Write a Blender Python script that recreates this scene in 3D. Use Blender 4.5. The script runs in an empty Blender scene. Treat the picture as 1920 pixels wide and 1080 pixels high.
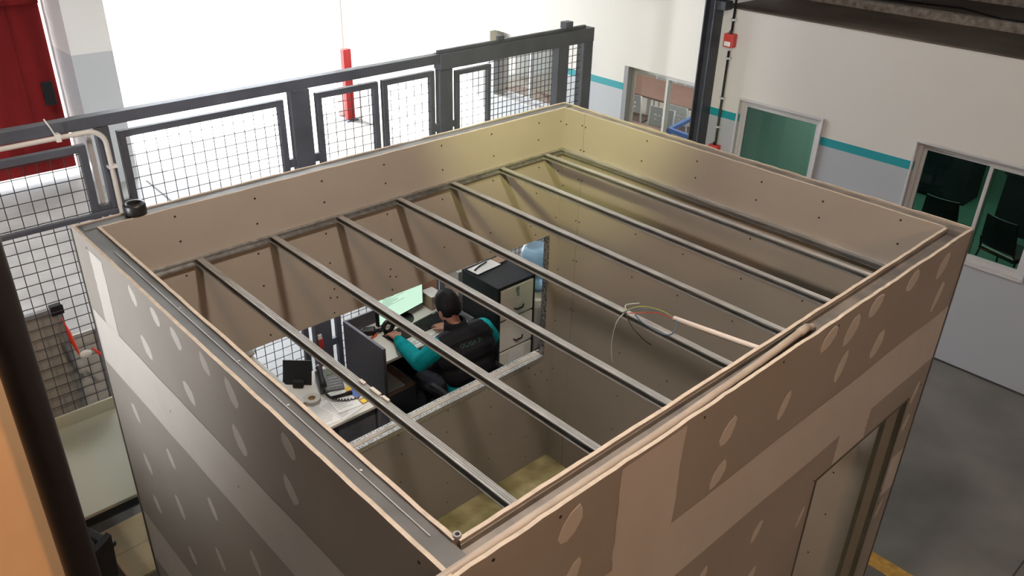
import bpy, bmesh, math, random
from mathutils import Vector, Matrix
from mathutils.bvhtree import BVHTree
random.seed(7)
PI = math.pi
scene = bpy.context.scene
C = scene.collection

# ------------------------------------------------------------------ camera
cam_d = bpy.data.cameras.new('camera'); cam = bpy.data.objects.new('camera', cam_d); C.objects.link(cam)
yaw, pitch, roll = 0.8098137, 0.4990083, 0.0273319
fwd = Vector((math.cos(yaw)*math.cos(pitch), math.sin(yaw)*math.cos(pitch), -math.sin(pitch)))
rgt = Vector((math.sin(yaw), -math.cos(yaw), 0)); upv = rgt.cross(fwd)
cr, cu = math.cos(roll)*rgt + math.sin(roll)*upv, -math.sin(roll)*rgt + math.cos(roll)*upv
M = Matrix((cr, cu, -fwd)).transposed().to_4x4(); M.translation = Vector((-0.89742, -1.10590, 4.14341))
cam.matrix_world = M
cam_d.sensor_width = 36.0; cam_d.lens = 1553.88/1920*36.0; cam_d.clip_start = 0.05; cam_d.clip_end = 300
scene.camera = cam
# ------------------------------------------------------------------ world, lights, exposure
vs = scene.view_settings
vs.view_transform = 'Standard'; vs.look = 'None'; vs.gamma = 1; vs.exposure = 0.0; vs.use_curve_mapping = False
world = bpy.data.worlds.new('sky'); scene.world = world; world.use_nodes = True
bg = world.node_tree.nodes['Background']; bg.inputs['Color'].default_value = (0.86, 0.93, 1.0, 1); bg.inputs['Strength'].default_value = 13.0

def light(name, typ, loc, target, energy, color, **kw):
    d = bpy.data.lights.new(name, typ); d.energy = energy; d.color = color
    for k, v in kw.items(): setattr(d, k, v)
    o = bpy.data.objects.new(name, d); C.objects.link(o); o.location = loc
    o.rotation_euler = (Vector(target)-Vector(loc)).to_track_quat('-Z', 'Y').to_euler()
    return o
light('sun', 'SUN', (0, 20, 20), (5.5, 7.0, 6.2), 52, (1.0, 0.97, 0.92), angle=0.01)
light('far_floor_fill', 'AREA', (-1.0, 8.4, 6.4), (-0.7, 7.9, 0.0), 300, (0.95, 0.97, 1.0), shape='RECTANGLE', size=3.0, size_y=2.0, spread=1.35)  # added area light, unseen; brightens the floor and pier beyond the fence
light('left_face_fill_spot', 'SPOT', (-5.2, 1.8, 2.40), (-0.09, 2.50, 3.13), 1650, (0.95, 0.97, 1.0), spot_size=0.72, spot_blend=1.0, shadow_soft_size=0.35)  # added soft spot, unseen; makes the brightness gradient on the booth's left face
light('desk_fill', 'AREA', (2.1, 3.15, 6.2), (2.1, 3.15, 0.0), 12, (1.0, 0.98, 0.95), shape='DISK', size=0.5, spread=1.1)  # added fill light over the desks behind the booth
light('warm_hall_lamp', 'AREA', (-0.4, -3.7, 5.1), (1.4, 1.2, 1.3), 66, (1.0, 0.50, 0.21), shape='DISK', size=0.45)
light('hall_ceiling_lamp', 'AREA', (0.53, 0.0, 5.8), (1.0, 1.3, 1.0), 145, (1.0, 0.85, 0.72), shape='DISK', size=0.30)
light('yellow_corner_spot', 'SPOT', (0.75, 0.5, 3.97), (2.50, 2.14, 2.92), 360, (1.0, 0.97, 0.40), spot_size=0.78, spot_blend=1.0, shadow_soft_size=0.10)  # added spot above the booth, unseen; tints its far corner yellow

# ------------------------------------------------------------------ materials
MATS = {}
def mat(name, col, rough=0.6, metal=0.0, var=0.0, scale=8.0, bump=0.0, bscale=60.0, col2=None, stretch=None, spec=0.5, emit=None, estr=0.0, alpha=None, trans=0.0, ior=1.45, detail=4.0):
    m = bpy.data.materials.new(name); m.use_nodes = True; nt = m.node_tree; n = nt.nodes; l = nt.links
    b = n['Principled BSDF']; b.inputs['Roughness'].default_value = rough; b.inputs['Metallic'].default_value = metal
    b.inputs['Specular IOR Level'].default_value = spec; b.inputs['IOR'].default_value = ior
    c = (*col, 1); b.inputs['Base Color'].default_value = c
    if trans: b.inputs['Transmission Weight'].default_value = trans
    if emit: b.inputs['Emission Color'].default_value = (*emit, 1); b.inputs['Emission Strength'].default_value = estr
    if var > 0 or col2 or bump:
        tc = n.new('ShaderNodeTexCoord'); mp = n.new('ShaderNodeMapping'); l.new(tc.outputs['Object'], mp.inputs['Vector'])
        if stretch: mp.inputs['Scale'].default_value = stretch
        if var > 0 or col2:
            nz = n.new('ShaderNodeTexNoise'); nz.inputs['Scale'].default_value = scale; nz.inputs['Detail'].default_value = detail
            l.new(mp.outputs['Vector'], nz.inputs['Vector'])
            rp = n.new('ShaderNodeValToRGB'); rp.color_ramp.elements[0].position = 0.3; rp.color_ramp.elements[1].position = 0.7
            d = col2 if col2 else tuple(min(1, x*(1+var)) for x in col); a = col if col2 else tuple(x*(1-var) for x in col)
            rp.color_ramp.elements[0].color = (*a, 1); rp.color_ramp.elements[1].color = (*d, 1)
            l.new(nz.outputs['Fac'], rp.inputs['Fac']); l.new(rp.outputs['Color'], b.inputs['Base Color'])
        if bump:
            nb = n.new('ShaderNodeTexNoise'); nb.inputs['Scale'].default_value = bscale; nb.inputs['Detail'].default_value = 3
            l.new(mp.outputs['Vector'], nb.inputs['Vector'])
            bp = n.new('ShaderNodeBump'); bp.inputs['Strength'].default_value = bump; bp.inputs['Distance'].default_value = 0.01
            l.new(nb.outputs['Fac'], bp.inputs['Height']); l.new(bp.outputs['Normal'], b.inputs['Normal'])
    MATS[name] = m
    return m
mat('plasterboard', (0.31, 0.282, 0.25), 0.85, var=0.07, scale=1.6, spec=0.2)
mat('compound', (0.50, 0.47, 0.43), 0.8, var=0.04, scale=5, spec=0.2)
mat('gypsum', (0.44, 0.39, 0.33), 0.9, var=0.12, scale=30, spec=0.1)
mat('galvanised', (0.42, 0.43, 0.43), 0.36, 0.85, var=0.25, scale=6, stretch=(6, 1, 6))
mat('galvanised_dusty', (0.16, 0.15, 0.145), 0.55, 0.5, col2=(0.30, 0.27, 0.24), var=0.2, scale=9)
mat('track_plain', (0.17, 0.17, 0.168), 0.42, 0.75, var=0.14, scale=7)
mat('jamb_steel', (0.05, 0.05, 0.055), 0.5, 0.5, col2=(0.30, 0.30, 0.31), scale=70, detail=1)
mat('joist_steel', (0.50, 0.505, 0.50), 0.36, 0.75, var=0.2, scale=5, stretch=(10, 1.5, 10))
mat('screw', (0.015, 0.013, 0.012), 0.5)
mat('concrete', (0.115, 0.11, 0.103), 0.42, col2=(0.18, 0.173, 0.162), scale=2.2, bump=0.25, bscale=9, detail=9)
mat('booth_screed', (0.20, 0.18, 0.07), 0.8, col2=(0.46, 0.40, 0.21), scale=6, bump=0.2, bscale=25, detail=8)
mat('yard', (0.62, 0.61, 0.58), 0.8, var=0.08, scale=0.6)
mat('yellow_paint', (0.50, 0.28, 0.05), 0.6, var=0.25, scale=25)
mat('dark_joint', (0.04, 0.04, 0.04), 0.8)
mat('white_wall', (0.74, 0.745, 0.74), 0.7); mat('hall_grey', (0.55, 0.55, 0.55), 0.8)
mat('room_wall', (0.55, 0.57, 0.55), 0.8)
mat('pier_paint', (0.60, 0.62, 0.64), 0.28)
mat('alu', (0.56, 0.56, 0.57), 0.45, 0.2)
mat('alu_dark', (0.24, 0.245, 0.26), 0.5, 0.2)
mat('steel_dark', (0.045, 0.05, 0.065), 0.5, 0.0, var=0.2, scale=6)
mat('fence_steel', (0.085, 0.095, 0.12), 0.42, 0.0, var=0.15, scale=5)
mat('wire', (0.05, 0.05, 0.055), 0.45, 0.3)
mat('pvc', (0.60, 0.585, 0.55), 0.45)
mat('conduit_tan', (0.32, 0.275, 0.23), 0.5, var=0.12, scale=10)
mat('conduit_pale', (0.62, 0.55, 0.50), 0.5)
mat('red_gate', (0.20, 0.013, 0.013), 0.7, spec=0.2, var=0.25, scale=2.0, stretch=(3, 3, 0.4))
mat('red_box', (0.55, 0.05, 0.045), 0.4)
mat('white_plastic', (0.72, 0.72, 0.70), 0.4)
mat('black', (0.012, 0.012, 0.014), 0.4)
mat('black_matt', (0.014, 0.013, 0.014), 0.8)
mat('black_fabric', (0.016, 0.016, 0.019), 0.9, var=0.3, scale=40)
mat('pole_black', (0.010, 0.008, 0.008), 0.45)
mat('tan_panel', (0.82, 0.50, 0.26), 0.8, var=0.05, scale=4)
mat('deck', (0.05, 0.039, 0.031), 0.9, col2=(0.12, 0.096, 0.076), scale=1.3)
mat('deck_beam', (0.40, 0.38, 0.35), 0.8, col2=(0.16, 0.145, 0.13), scale=16)
mat('room_floor_green', (0.085, 0.155, 0.12), 0.35, var=0.15, scale=1.2)
mat('canteen_floor', (0.58, 0.52, 0.46), 0.5)
mat('table_brown', (0.20, 0.105, 0.075), 0.5, var=0.12, scale=3)
mat('chair_metal', (0.62, 0.64, 0.66), 0.35, 0.3)
mat('seat_dark', (0.09, 0.055, 0.045), 0.6)
mat('blue_steel', (0.05, 0.14, 0.45), 0.45)
mat('desk_top', (0.64, 0.62, 0.56), 0.45)
mat('desk_edge', (0.42, 0.40, 0.34), 0.6)
mat('desk_dark', (0.12, 0.122, 0.145), 0.55, var=0.1, scale=30)
mat('white_desk', (0.42, 0.415, 0.32), 0.4)
mat('cabinet_black', (0.014, 0.016, 0.020), 0.55, spec=0.3, var=0.25, scale=5)
mat('drawer_grey', (0.70, 0.68, 0.62), 0.5, var=0.04, scale=4)
mat('paper', (0.78, 0.78, 0.76), 0.7)
mat('ink', (0.12, 0.12, 0.13), 0.8)
mat('card_brown', (0.36, 0.24, 0.17), 0.8, var=0.08, scale=6)
mat('card_beige', (0.48, 0.38, 0.22), 0.8, var=0.08, scale=6)
mat('screen', (0.05, 0.06, 0.05), 0.2, emit=(0.62, 0.90, 0.70), estr=1.0)
mat('lcd', (0.10, 0.16, 0.10), 0.3)
mat('key_grey', (0.16, 0.165, 0.17), 0.5)
mat('orange', (0.80, 0.10, 0.02), 0.4)
mat('yellow', (0.80, 0.58, 0.03), 0.5)
mat('booklet_blue', (0.05, 0.13, 0.42), 0.4)
mat('booklet_orange', (0.70, 0.26, 0.10), 0.5)
mat('skin', (0.42, 0.20, 0.14), 0.55, spec=0.4)
mat('hair', (0.007, 0.006, 0.006), 0.6, spec=0.25, var=0.3, scale=60, stretch=(1, 1, 4))
mat('teal', (0.003, 0.28, 0.30), 0.9, spec=0.15, var=0.15, scale=12, bump=0.5, bscale=14)
mat('vest', (0.009, 0.009, 0.011), 0.85, spec=0.2, bump=0.3, bscale=18)
mat('vest_text', (0.035, 0.085, 0.075), 0.8)
mat('trousers', (0.012, 0.013, 0.022), 0.85)
mat('cooler_body', (0.52, 0.52, 0.52), 0.4)
mat('sticker_blue', (0.05, 0.07, 0.16), 0.4)
mat('board_grey', (0.29, 0.27, 0.24), 0.7, var=0.05, scale=3)
mat('board_pale', (0.50, 0.49, 0.45), 0.7)
mat('ribbon_red', (0.75, 0.06, 0.03), 0.5)
mat('eye_white', (0.7, 0.7, 0.7), 0.3)
mat('cable_blue', (0.05, 0.09, 0.14), 0.5)
mat('cable_grey', (0.34, 0.38, 0.40), 0.5)
mat('cable_green', (0.20, 0.24, 0.05), 0.5)
mat('cable_red', (0.30, 0.03, 0.02), 0.5)

def glass(name, tint, rough=0.0, refl=1.0):
    m = bpy.data.materials.new(name); m.use_nodes = True; nt = m.node_tree; n = nt.nodes; l = nt.links
    n.remove(n['Principled BSDF']); out = n['Material Output']
    t = n.new('ShaderNodeBsdfTransparent'); t.inputs['Color'].default_value = (*tint, 1)
    g = n.new('ShaderNodeBsdfGlossy'); g.inputs['Roughness'].default_value = 0.02
    lw = n.new('ShaderNodeLayerWeight'); lw.inputs['Blend'].default_value = 0.5
    pw = n.new('ShaderNodeMath'); pw.operation = 'POWER'; pw.inputs[1].default_value = 5.0; l.new(lw.outputs['Facing'], pw.inputs[0])
    f = n.new('ShaderNodeMath'); f.operation = 'MULTIPLY_ADD'; f.inputs[1].default_value = 0.9; f.inputs[2].default_value = 0.035; l.new(pw.outputs['Value'], f.inputs[0])
    mx = n.new('ShaderNodeMixShader'); l.new(f.outputs['Value'], mx.inputs['Fac']); l.new(t.outputs['BSDF'], mx.inputs[1]); l.new(g.outputs['BSDF'], mx.inputs[2])
    l.new(mx.outputs['Shader'], out.inputs['Surface']); MATS[name] = m
glass('glass_clear', (0.93, 0.96, 0.95)); glass('glass_green', (0.55, 0.72, 0.66)); glass('water_blue_clear', (0.42, 0.70, 0.92)); mat('water_blue', (0.55, 0.80, 0.97), 0.10, trans=0.55, ior=1.25)
mat('bottle_blue', (0.30, 0.62, 0.88), 0.06, trans=0.85, ior=1.2)

def wall_paint(name):
    # hall wall paint: white above, one teal stripe, blue-grey below (real bands of paint at fixed heights)
    m = bpy.data.materials.new(name); m.use_nodes = True; nt = m.node_tree; n = nt.nodes; l = nt.links
    b = n['Principled BSDF']; b.inputs['Roughness'].default_value = 0.6
    g = n.new('ShaderNodeTexCoord'); s = n.new('ShaderNodeSeparateXYZ'); l.new(g.outputs['Object'], s.inputs['Vector'])
    mr = n.new('ShaderNodeMapRange'); mr.inputs['From Min'].default_value = 0; mr.inputs['From Max'].default_value = 4; l.new(s.outputs['Z'], mr.inputs['Value'])
    r = n.new('ShaderNodeValToRGB'); r.color_ramp.interpolation = 'CONSTANT'; e = r.color_ramp.elements
    e[0].position = 0; e[0].color = (0.40, 0.43, 0.47, 1); e[1].position = 1.642/4; e[1].color = (0.006, 0.27, 0.32, 1)
    x = e.new(1.722/4); x.color = (0.63, 0.62, 0.595, 1)
    l.new(mr.outputs['Result'], r.inputs['Fac']); l.new(r.outputs['Color'], b.inputs['Base Color']); MATS[name] = m
wall_paint('hall_paint')
def pier_paint(name):
    m = bpy.data.materials.new(name); m.use_nodes = True; nt = m.node_tree; n = nt.nodes; l = nt.links
    b = n['Principled BSDF']; b.inputs['Roughness'].default_value = 0.3
    g = n.new('ShaderNodeTexCoord'); s = n.new('ShaderNodeSeparateXYZ'); l.new(g.outputs['Object'], s.inputs['Vector'])
    mr = n.new('ShaderNodeMapRange'); mr.inputs['From Max'].default_value = 4; l.new(s.outputs['Z'], mr.inputs['Value'])
    r = n.new('ShaderNodeValToRGB'); r.color_ramp.interpolation = 'CONSTANT'; e = r.color_ramp.elements
    e[0].position = 0; e[0].color = (0.52, 0.55, 0.58, 1); e[1].position = 1.68/4; e[1].color = (0.78, 0.78, 0.77, 1)
    l.new(mr.outputs['Result'], r.inputs['Fac']); l.new(r.outputs['Color'], b.inputs['Base Color']); MATS[name] = m
pier_paint('pier_band_paint')

# ------------------------------------------------------------------ helpers
class MB:
    def __init__(s): s.v = []; s.f = []; s.mi = []; s.cur = 0
    def quad(s, a, b, c, d): s.add([a, b, c, d], [(0, 1, 2, 3)])
    def add(s, vs_, fs):
        k = len(s.v); s.v += [tuple(p) for p in vs_]; s.f += [tuple(i+k for i in f) for f in fs]; s.mi += [s.cur]*len(fs); return s
    def box(s, x0, x1, y0, y1, z0, z1):
        x0, x1 = min(x0, x1), max(x0, x1); y0, y1 = min(y0, y1), max(y0, y1); z0, z1 = min(z0, z1), max(z0, z1)
        return s.add([(x0,y0,z0),(x1,y0,z0),(x1,y1,z0),(x0,y1,z0),(x0,y0,z1),(x1,y0,z1),(x1,y1,z1),(x0,y1,z1)],
                     [(3,2,1,0),(4,5,6,7),(0,1,5,4),(1,2,6,5),(2,3,7,6),(3,0,4,7)])
    def tube(s, pts, r, seg=10, caps=True):
        pts = [Vector(p) for p in pts]; n = len(pts); rs = r if isinstance(r, (list, tuple)) else [r]*n
        ref = None; rings = []
        for i, p in enumerate(pts):
            t = (pts[min(i+1, n-1)]-pts[max(i-1, 0)]).normalized()
            if ref is None: ref = Vector((0, 0, 1)) if abs(t.z) < 0.9 else Vector((1, 0, 0))
            u = (ref - t*ref.dot(t)).normalized(); w = t.cross(u); ref = u
            rings.append([p + (u*math.cos(2*PI*j/seg)+w*math.sin(2*PI*j/seg))*rs[i] for j in range(seg)])
        vs_ = [q for rr in rings for q in rr]; fs = []
        for i in range(n-1):
            for j in range(seg): fs.append((i*seg+j, i*seg+(j+1) % seg, (i+1)*seg+(j+1) % seg, (i+1)*seg+j))
        if caps: fs.append(tuple(range(seg-1, -1, -1))); fs.append(tuple((n-1)*seg+j for j in range(seg)))
        return s.add(vs_, fs)
    def bar(s, p, q, w, h, up=(0, 0, 1)):
        p, q, up = Vector(p), Vector(q), Vector(up); t = (q-p).normalized()
        if abs(t.dot(up)) > 0.99: up = Vector((1, 0, 0))
        a = t.cross(up).normalized()*w/2; b = a.cross(t).normalized()*h/2
        vs_ = [p-a-b, p+a-b, p+a+b, p-a+b, q-a-b, q+a-b, q+a+b, q-a+b]
        return s.add(vs_, [(3,2,1,0),(4,5,6,7),(0,1,5,4),(1,2,6,5),(2,3,7,6),(3,0,4,7)])
    def lathe(s, prof, c=(0, 0, 0), seg=24, closed=False):
        vs_ = []; fs = []; m = len(prof)
        for i in range(seg):
            a = 2*PI*i/seg
            for r, z in prof: vs_.append((c[0]+r*math.cos(a), c[1]+r*math.sin(a), c[2]+z))
        rng = m if closed else m-1
        for i in range(seg):
            k, k2 = i*m, ((i+1) % seg)*m
            for j in range(rng): fs.append((k+j, k2+j, k2+(j+1) % m, k+(j+1) % m))
        if not closed:
            if prof[0][0] > 1e-5: fs.append(tuple(i*m for i in range(seg-1, -1, -1)))
            if prof[-1][0] > 1e-5: fs.append(tuple(i*m+m-1 for i in range(seg)))
        return s.add(vs_, fs)
    def prism(s, poly, h0, h1, axis='z'):
        # poly: 2d points; extruded along axis between h0 and h1
        def P(u, v, h): return (u, v, h) if axis == 'z' else ((h, u, v) if axis == 'x' else (u, h, v))
        n = len(poly); vs_ = [P(u, v, h0) for u, v in poly]+[P(u, v, h1) for u, v in poly]
        fs = [tuple(range(n-1, -1, -1)), tuple(range(n, 2*n))]+[(i, (i+1) % n, n+(i+1) % n, n+i) for i in range(n)]
        return s.add(vs_, fs)
    def ell(s, c, r, seg=14, rings=9, rot=None):
        vs_ = []; fs = []; R = rot or Matrix.Identity(3); c = Vector(c)
        for i in range(rings+1):
            th = PI*i/rings
            for j in range(seg):
                ph = 2*PI*j/seg
                vs_.append(c + R @ Vector((r[0]*math.sin(th)*math.cos(ph), r[1]*math.sin(th)*math.sin(ph), r[2]*math.cos(th))))
        for i in range(rings):
            for j in range(seg): fs.append((i*seg+j, (i+1)*seg+j, (i+1)*seg+(j+1) % seg, i*seg+(j+1) % seg))
        return s.add(vs_, fs)
    def build(s, name, m, parent=None, bevel=0.0, smooth=False, weld=False, kind=None):
        me = bpy.data.meshes.new(name); me.from_pydata(s.v, [], s.f)
        for x in (m if isinstance(m, (list, tuple)) else [m]): me.materials.append(MATS[x])
        for p, i in zip(me.polygons, s.mi): p.material_index = i
        bm = bmesh.new(); bm.from_mesh(me)
        if weld: bmesh.ops.remove_doubles(bm, verts=bm.verts, dist=1e-5)
        bmesh.ops.recalc_face_normals(bm, faces=bm.faces)
        bm.to_mesh(me); bm.free()
        if smooth: me.polygons.foreach_set('use_smooth', [True]*len(me.polygons))
        o = bpy.data.objects.new(name, me); C.objects.link(o)
        if parent: o.parent = parent
        if kind: o['kind'] = kind
        if bevel:
            b = o.modifiers.new('bevel', 'BEVEL'); b.width = bevel; b.segments = 2; b.limit_method = 'ANGLE'
        return o
def box(name, m, b, parent=None, bevel=0.0, **k): return MB().box(*b).build(name, m, parent, bevel, **k)
def tag(o, label, cat, group=None, kind=None):
    if label: o['label'] = label
    if cat: o['category'] = cat
    if group: o['group'] = group
    if kind: o['kind'] = kind
    return o
def thing(name, label, cat, loc=(0, 0, 0), rz=0.0, group=None):
    o = bpy.data.objects.new(name, None); C.objects.link(o); o.location = loc; o.rotation_euler = (0, 0, rz); o.empty_display_size = 0.1
    return tag(o, label, cat, group)
def struct(o, label=None):
    o['kind'] = 'structure'
    if label: o['label'] = label
    return o
def copy_tree(o, parent=None):
    c = o.copy(); C.objects.link(c); c.parent = parent
    for ch in list(o.children):
        d = ch.copy(); C.objects.link(d); d.parent = c
        for g in list(ch.children):
            e = g.copy(); C.objects.link(e); e.parent = d
    return c
def arc(c, r, a0, a1, n, plane='xz'):
    out = []
    for i in range(n+1):
        a = a0+(a1-a0)*i/n; u, v = r*math.cos(a), r*math.sin(a)
        out.append((c[0]+u, c[1], c[2]+v) if plane == 'xz' else ((c[0]+u, c[1]+v, c[2]) if plane == 'xy' else (c[0], c[1]+u, c[2]+v)))
    return out
def wall_with_holes(mb, axis, a0, a1, t0, t1, z0, z1, holes):
    """wall along 'x' or 'y' from a0 to a1, thickness t0..t1, rectangular holes (h0,h1,zb,zt), built from solid blocks"""
    cuts = sorted({a0, a1, *[h[0] for h in holes], *[h[1] for h in holes]})
    for c0, c1 in zip(cuts[:-1], cuts[1:]):
        mid = (c0+c1)/2; segs = [(z0, z1)]
        for h in holes:
            if h[0] <= mid <= h[1]:
                new = []
                for s0, s1 in segs:
                    if h[2] > s0: new.append((s0, min(h[2], s1)))
                    if h[3] < s1: new.append((max(h[3], s0), s1))
                segs = new
        for s0, s1 in segs:
            if axis == 'x': mb.box(c0, c1, t0, t1, s0, s1)
            else: mb.box(t0, t1, c0, c1, s0, s1)
    return mb

# ================================================================== SETTING
XW = 6.39; H = 2.70; LX = 2.736; LY = 2.285; W = 0.089; ZC = 2.444; YF = 3.95; YG = 10.62
fl = struct(box('floor', 'concrete', (-6.2, XW, -5.2, YG+0.3, -0.15, 0.0)), 'grey worn concrete floor of the hall')
MB().box(3.55, 3.68, -2.0, 2.0, 0.0005, 0.002).build('floor_marking', 'yellow_paint', fl)['label'] = 'yellow painted line'
mbj = MB().bar((3.75, -.575, 0.0008), (6.38, -.60, 0.0008), 0.012, 0.0015).bar((2.66, 9.75, .0008), (2.55, 7.2, .0008), 0.03, 0.0015)
mbj.build('floor_joint', 'dark_joint', fl)
struct(box('ground', 'yard', (-30, 40, YG+0.3, 70, -0.20, -0.05)), 'sunlit pale yard outside the gate')
struct(box('ceiling', 'hall_grey', (-6.2, XW+8, -5.2, YG+0.3, 6.6, 6.8)))
struct(box('wall_left', 'hall_grey', (-6.3, -6.1, -5.2, YG+0.3, 0, 6.6)))
struct(box('wall_front', 'hall_grey', (-6.2, XW+8, -5.4, -5.2, 0, 6.6)))
# far wall with the gate opening; sunlight comes in between the pier and the right wall
mbw = MB(); wall_with_holes(mbw, 'x', -6.2, XW+0.15, YG, YG+0.25, 0, 6.6, [(-0.9, 2.12, 0, 4.6), (2.62, 6.2, 0, 4.8)])
struct(mbw.build('wall_back', 'white_wall'))
p = MB().box(2.13, 2.62, 9.9, YG, 0, 6.6).build('wall_pier', 'pier_band_paint'); struct(p, 'pale pier with grey lower band beside the red gate')

# right wall with its windows (Y0,Y1,Z0,Z1)
WIN = {1: (3.79, 4.82, 0.95, 1.93), 2: (2.41, 3.30, 0.95, 1.885), 3: (0.42, 1.51, 1.0, 1.91), 4: (5.85, 7.0, 1.12, 1.96)}
mbw = MB(); wall_with_holes(mbw, 'y', -5.2, 3.70, XW, XW+0.16, 0, 2.73, [WIN[2], WIN[3]])
wall_with_holes(mbw, 'y', 3.70, 7.05, XW, XW+0.16, 0, 6.6, [WIN[1], WIN[4]])
struct(mbw.build('wall_right', 'hall_paint'), 'white hall wall with a teal stripe and grey lower band')
struct(box('wall_right_washed_out', 'white_wall', (XW, XW+0.16, 7.05, YG, 0, 6.6)), 'end of the hall wall by the gate, whitened for glare')  # stripe left off here: white stands in for glare that washes it out
box('wall_cap', 'deck', (XW-0.01, XW+0.17, -5.2, 3.70, 2.73, 2.745))
struct(bpy.data.objects['wall_cap'])
struct(box('base_line_right', 'dark_joint', (XW-.004, XW-.0002, -5.2, 3.6, 0, .018)))  # thin dark line along the foot of the right wall
# rooms behind the right wall
struct(box('floor_office', 'room_floor_green', (XW+0.0, 14, -5.2, 3.62, -0.15, 0.0)), 'green floor of the dark office')
struct(box('wall_office', 'room_wall', (XW+0.16, 14, 3.62, 3.78, 0, 2.6)))
struct(box('wall_office_back', 'room_wall', (13.9, 14.05, -5.2, 10.7, 0, 6.6)))
struct(box('floor_canteen', 'canteen_floor', (XW+0.0, 14, 3.62, YG+0.3, -0.15, 0.0)), 'beige canteen floor')
struct(box('wall_canteen_end', 'white_wall', (XW, 14, YG, YG+0.15, 0, 6.6)))
struct(box('ceiling_canteen', 'white_wall', (XW+0.16, 13.9, 3.78, YG, 2.95, 3.05)))
dk = struct(box('ceiling_office_deck', 'deck', (XW+0.16, 14, -5.2, 3.78, 2.60, 2.70)), 'dark dusty top of the office ceiling')
mb = MB().box(7.62, 7.72, -2.0, 3.75, 2.70, 2.78).box(9.15, 9.25, -2.0, 3.75, 2.70, 2.78)
mb.build('deck_profile', 'deck_beam', dk); MB().box(7.72, 9.15, 1.33, 1.41, 2.70, 2.76).build('deck_profile', 'deck_beam', dk)
MB().tube([(8.6, 3.6, 2.71), (8.3, 2.9, 2.72), (8.5, 2.2, 2.715), (8.2, 1.7, 2.71), (8.4, .8, 2.71)], 0.012, 6).build('loose_cable', 'black', dk, smooth=True)
light('canteen_fill', 'AREA', (9.5, 6.4, 2.9), (9.5, 6.4, 0), 130, (1.0, 0.97, 0.94), shape='RECTANGLE', size=3.5, size_y=5.0)  # added area light standing in for daylight inside the canteen
light('office_fill', 'AREA', (9.6, 2.2, 2.55), (9.6, 2.2, 0), 62, (0.86, 1.0, 0.92), shape='RECTANGLE', size=2.0, size_y=1.2)  # added fill light so the office shows through its windows

def window(n, label, reveal, mullion_at, glassm, gx=0.10):
    y0, y1, z0, z1 = WIN[n]
    root = struct(bpy.data.objects.new('window_%d' % n, None), label); C.objects.link(root); root.location = (XW, y0, z0)
    w, h = y1-y0, z1-z0
    f = 0.035
    MB().box(gx-.03, gx+.03, 0, f, 0, h).box(gx-.03, gx+.03, w-f, w, 0, h).box(gx-.03, gx+.03, f, w-f, 0, f).box(gx-.03, gx+.03, f, w-f, h-f, h).build('window_frame', 'alu', root, 0.003)
    m = w*mullion_at if mullion_at else None
    spans = [(f, m+.02), (m-.02, w-f)] if m else [(f, w-f)]
    for i, (a, b) in enumerate(spans):
        x = gx-.012 if i == 0 else gx+.012; s = 0.03
        sash = MB().box(x-.012, x+.012, a, a+s, f, h-f).box(x-.012, x+.012, b-s, b, f, h-f).box(x-.012, x+.012, a+s, b-s, f, f+s).box(x-.012, x+.012, a+s, b-s, h-f-s, h-f).build('sash', 'alu', root, 0.002)
        MB().box(x-.003, x+.003, a+s, b-s, f+s, h-f-s).build('pane', glassm, sash)
    MB().box(-.012, .07, -.0, w, -.0, .012).build('window_sill', 'alu', root)
    if reveal:   # proud metal lining around the opening
        e = .018; MB().box(-.018, .0, -e, 0, -e, h+e).box(-.018, .0, w, w+e, -e, h+e).box(-.018, 0, 0, w, h, h+e).box(-.018, 0, 0, w, -e, 0).build('window_trim', 'alu', root, 0.003)
    return root
window(1, 'canteen window with a sliding sash beside the dark column', False, 0.48, 'glass_clear', 0.12)
window(2, 'green tinted fixed window between the column and the sliding window', True, None, 'glass_green', 0.06)
window(3, 'white framed sliding window into the dark office', True, 0.44, 'glass_green', 0.06)
window(4, 'bright window seen through the fence gate mesh', False, 0.5, 'glass_clear', 0.12)
struct(box('trim_1', 'alu_dark', (XW+.001, XW+.09, 4.765, 4.819, 0.952, 1.928)))

# steel column, conduit and call boxes
o = thing('steel_column', 'dark steel H column against the white wall beside the canteen window', 'column', (XW-0.16, 3.64, 0))
MB().box(0, .158, 0, .012, 0, 6.6).box(0, .158, .108, .12, 0, 6.6).box(.073, .085, .012, .108, 0, 6.6).build('column_section', 'steel_dark', o)
MB().box(-.03, .158, -.03, .15, 0, .012).build('base_plate', 'steel_dark', o)
MB().box(.02, .14, -.10, 0, 2.72, 2.80).build('bracket', 'steel_dark', o)
o = thing('conduit_pipe', 'thin black conduit pipe running down the wall beside the column', 'pipe', (XW-0.03, 3.50, 0))
MB().tube([(0, 0, .05), (0, 0, 2.33)], .012, 10).tube([(0, 0, 2.53), (0, 0, 6.55)], .012, 10).build('pipe', 'black', o, smooth=True)
for z in (1.55, 1.85, 2.25, 2.62): MB().tube([(0, 0, z), (0, 0, z+.02)], .017, 10).box(-.004, .03, -.03, .03, z, z+.02).build('pipe_clip', 'alu', o)
def callbox(z, label):
    o = thing('fire_call_box', label, 'alarm box', (XW-0.075, 3.50, z)); 
    MB().box(0, .073, -.055, .055, 0, .13).build('housing', 'red_box', o, .008); MB().box(-.012, 0, -.035, .035, .015, .06).build('front_plate', 'white_plastic', o, .004)
    MB().tube([(.03, 0, .13), (.03, 0, .16)], .016, 10).build('gland', 'black', o)
callbox(2.37, 'red fire alarm box high on the conduit beside the column'); callbox(1.24, 'red alarm box low beside the column just above the booth edge')

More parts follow.
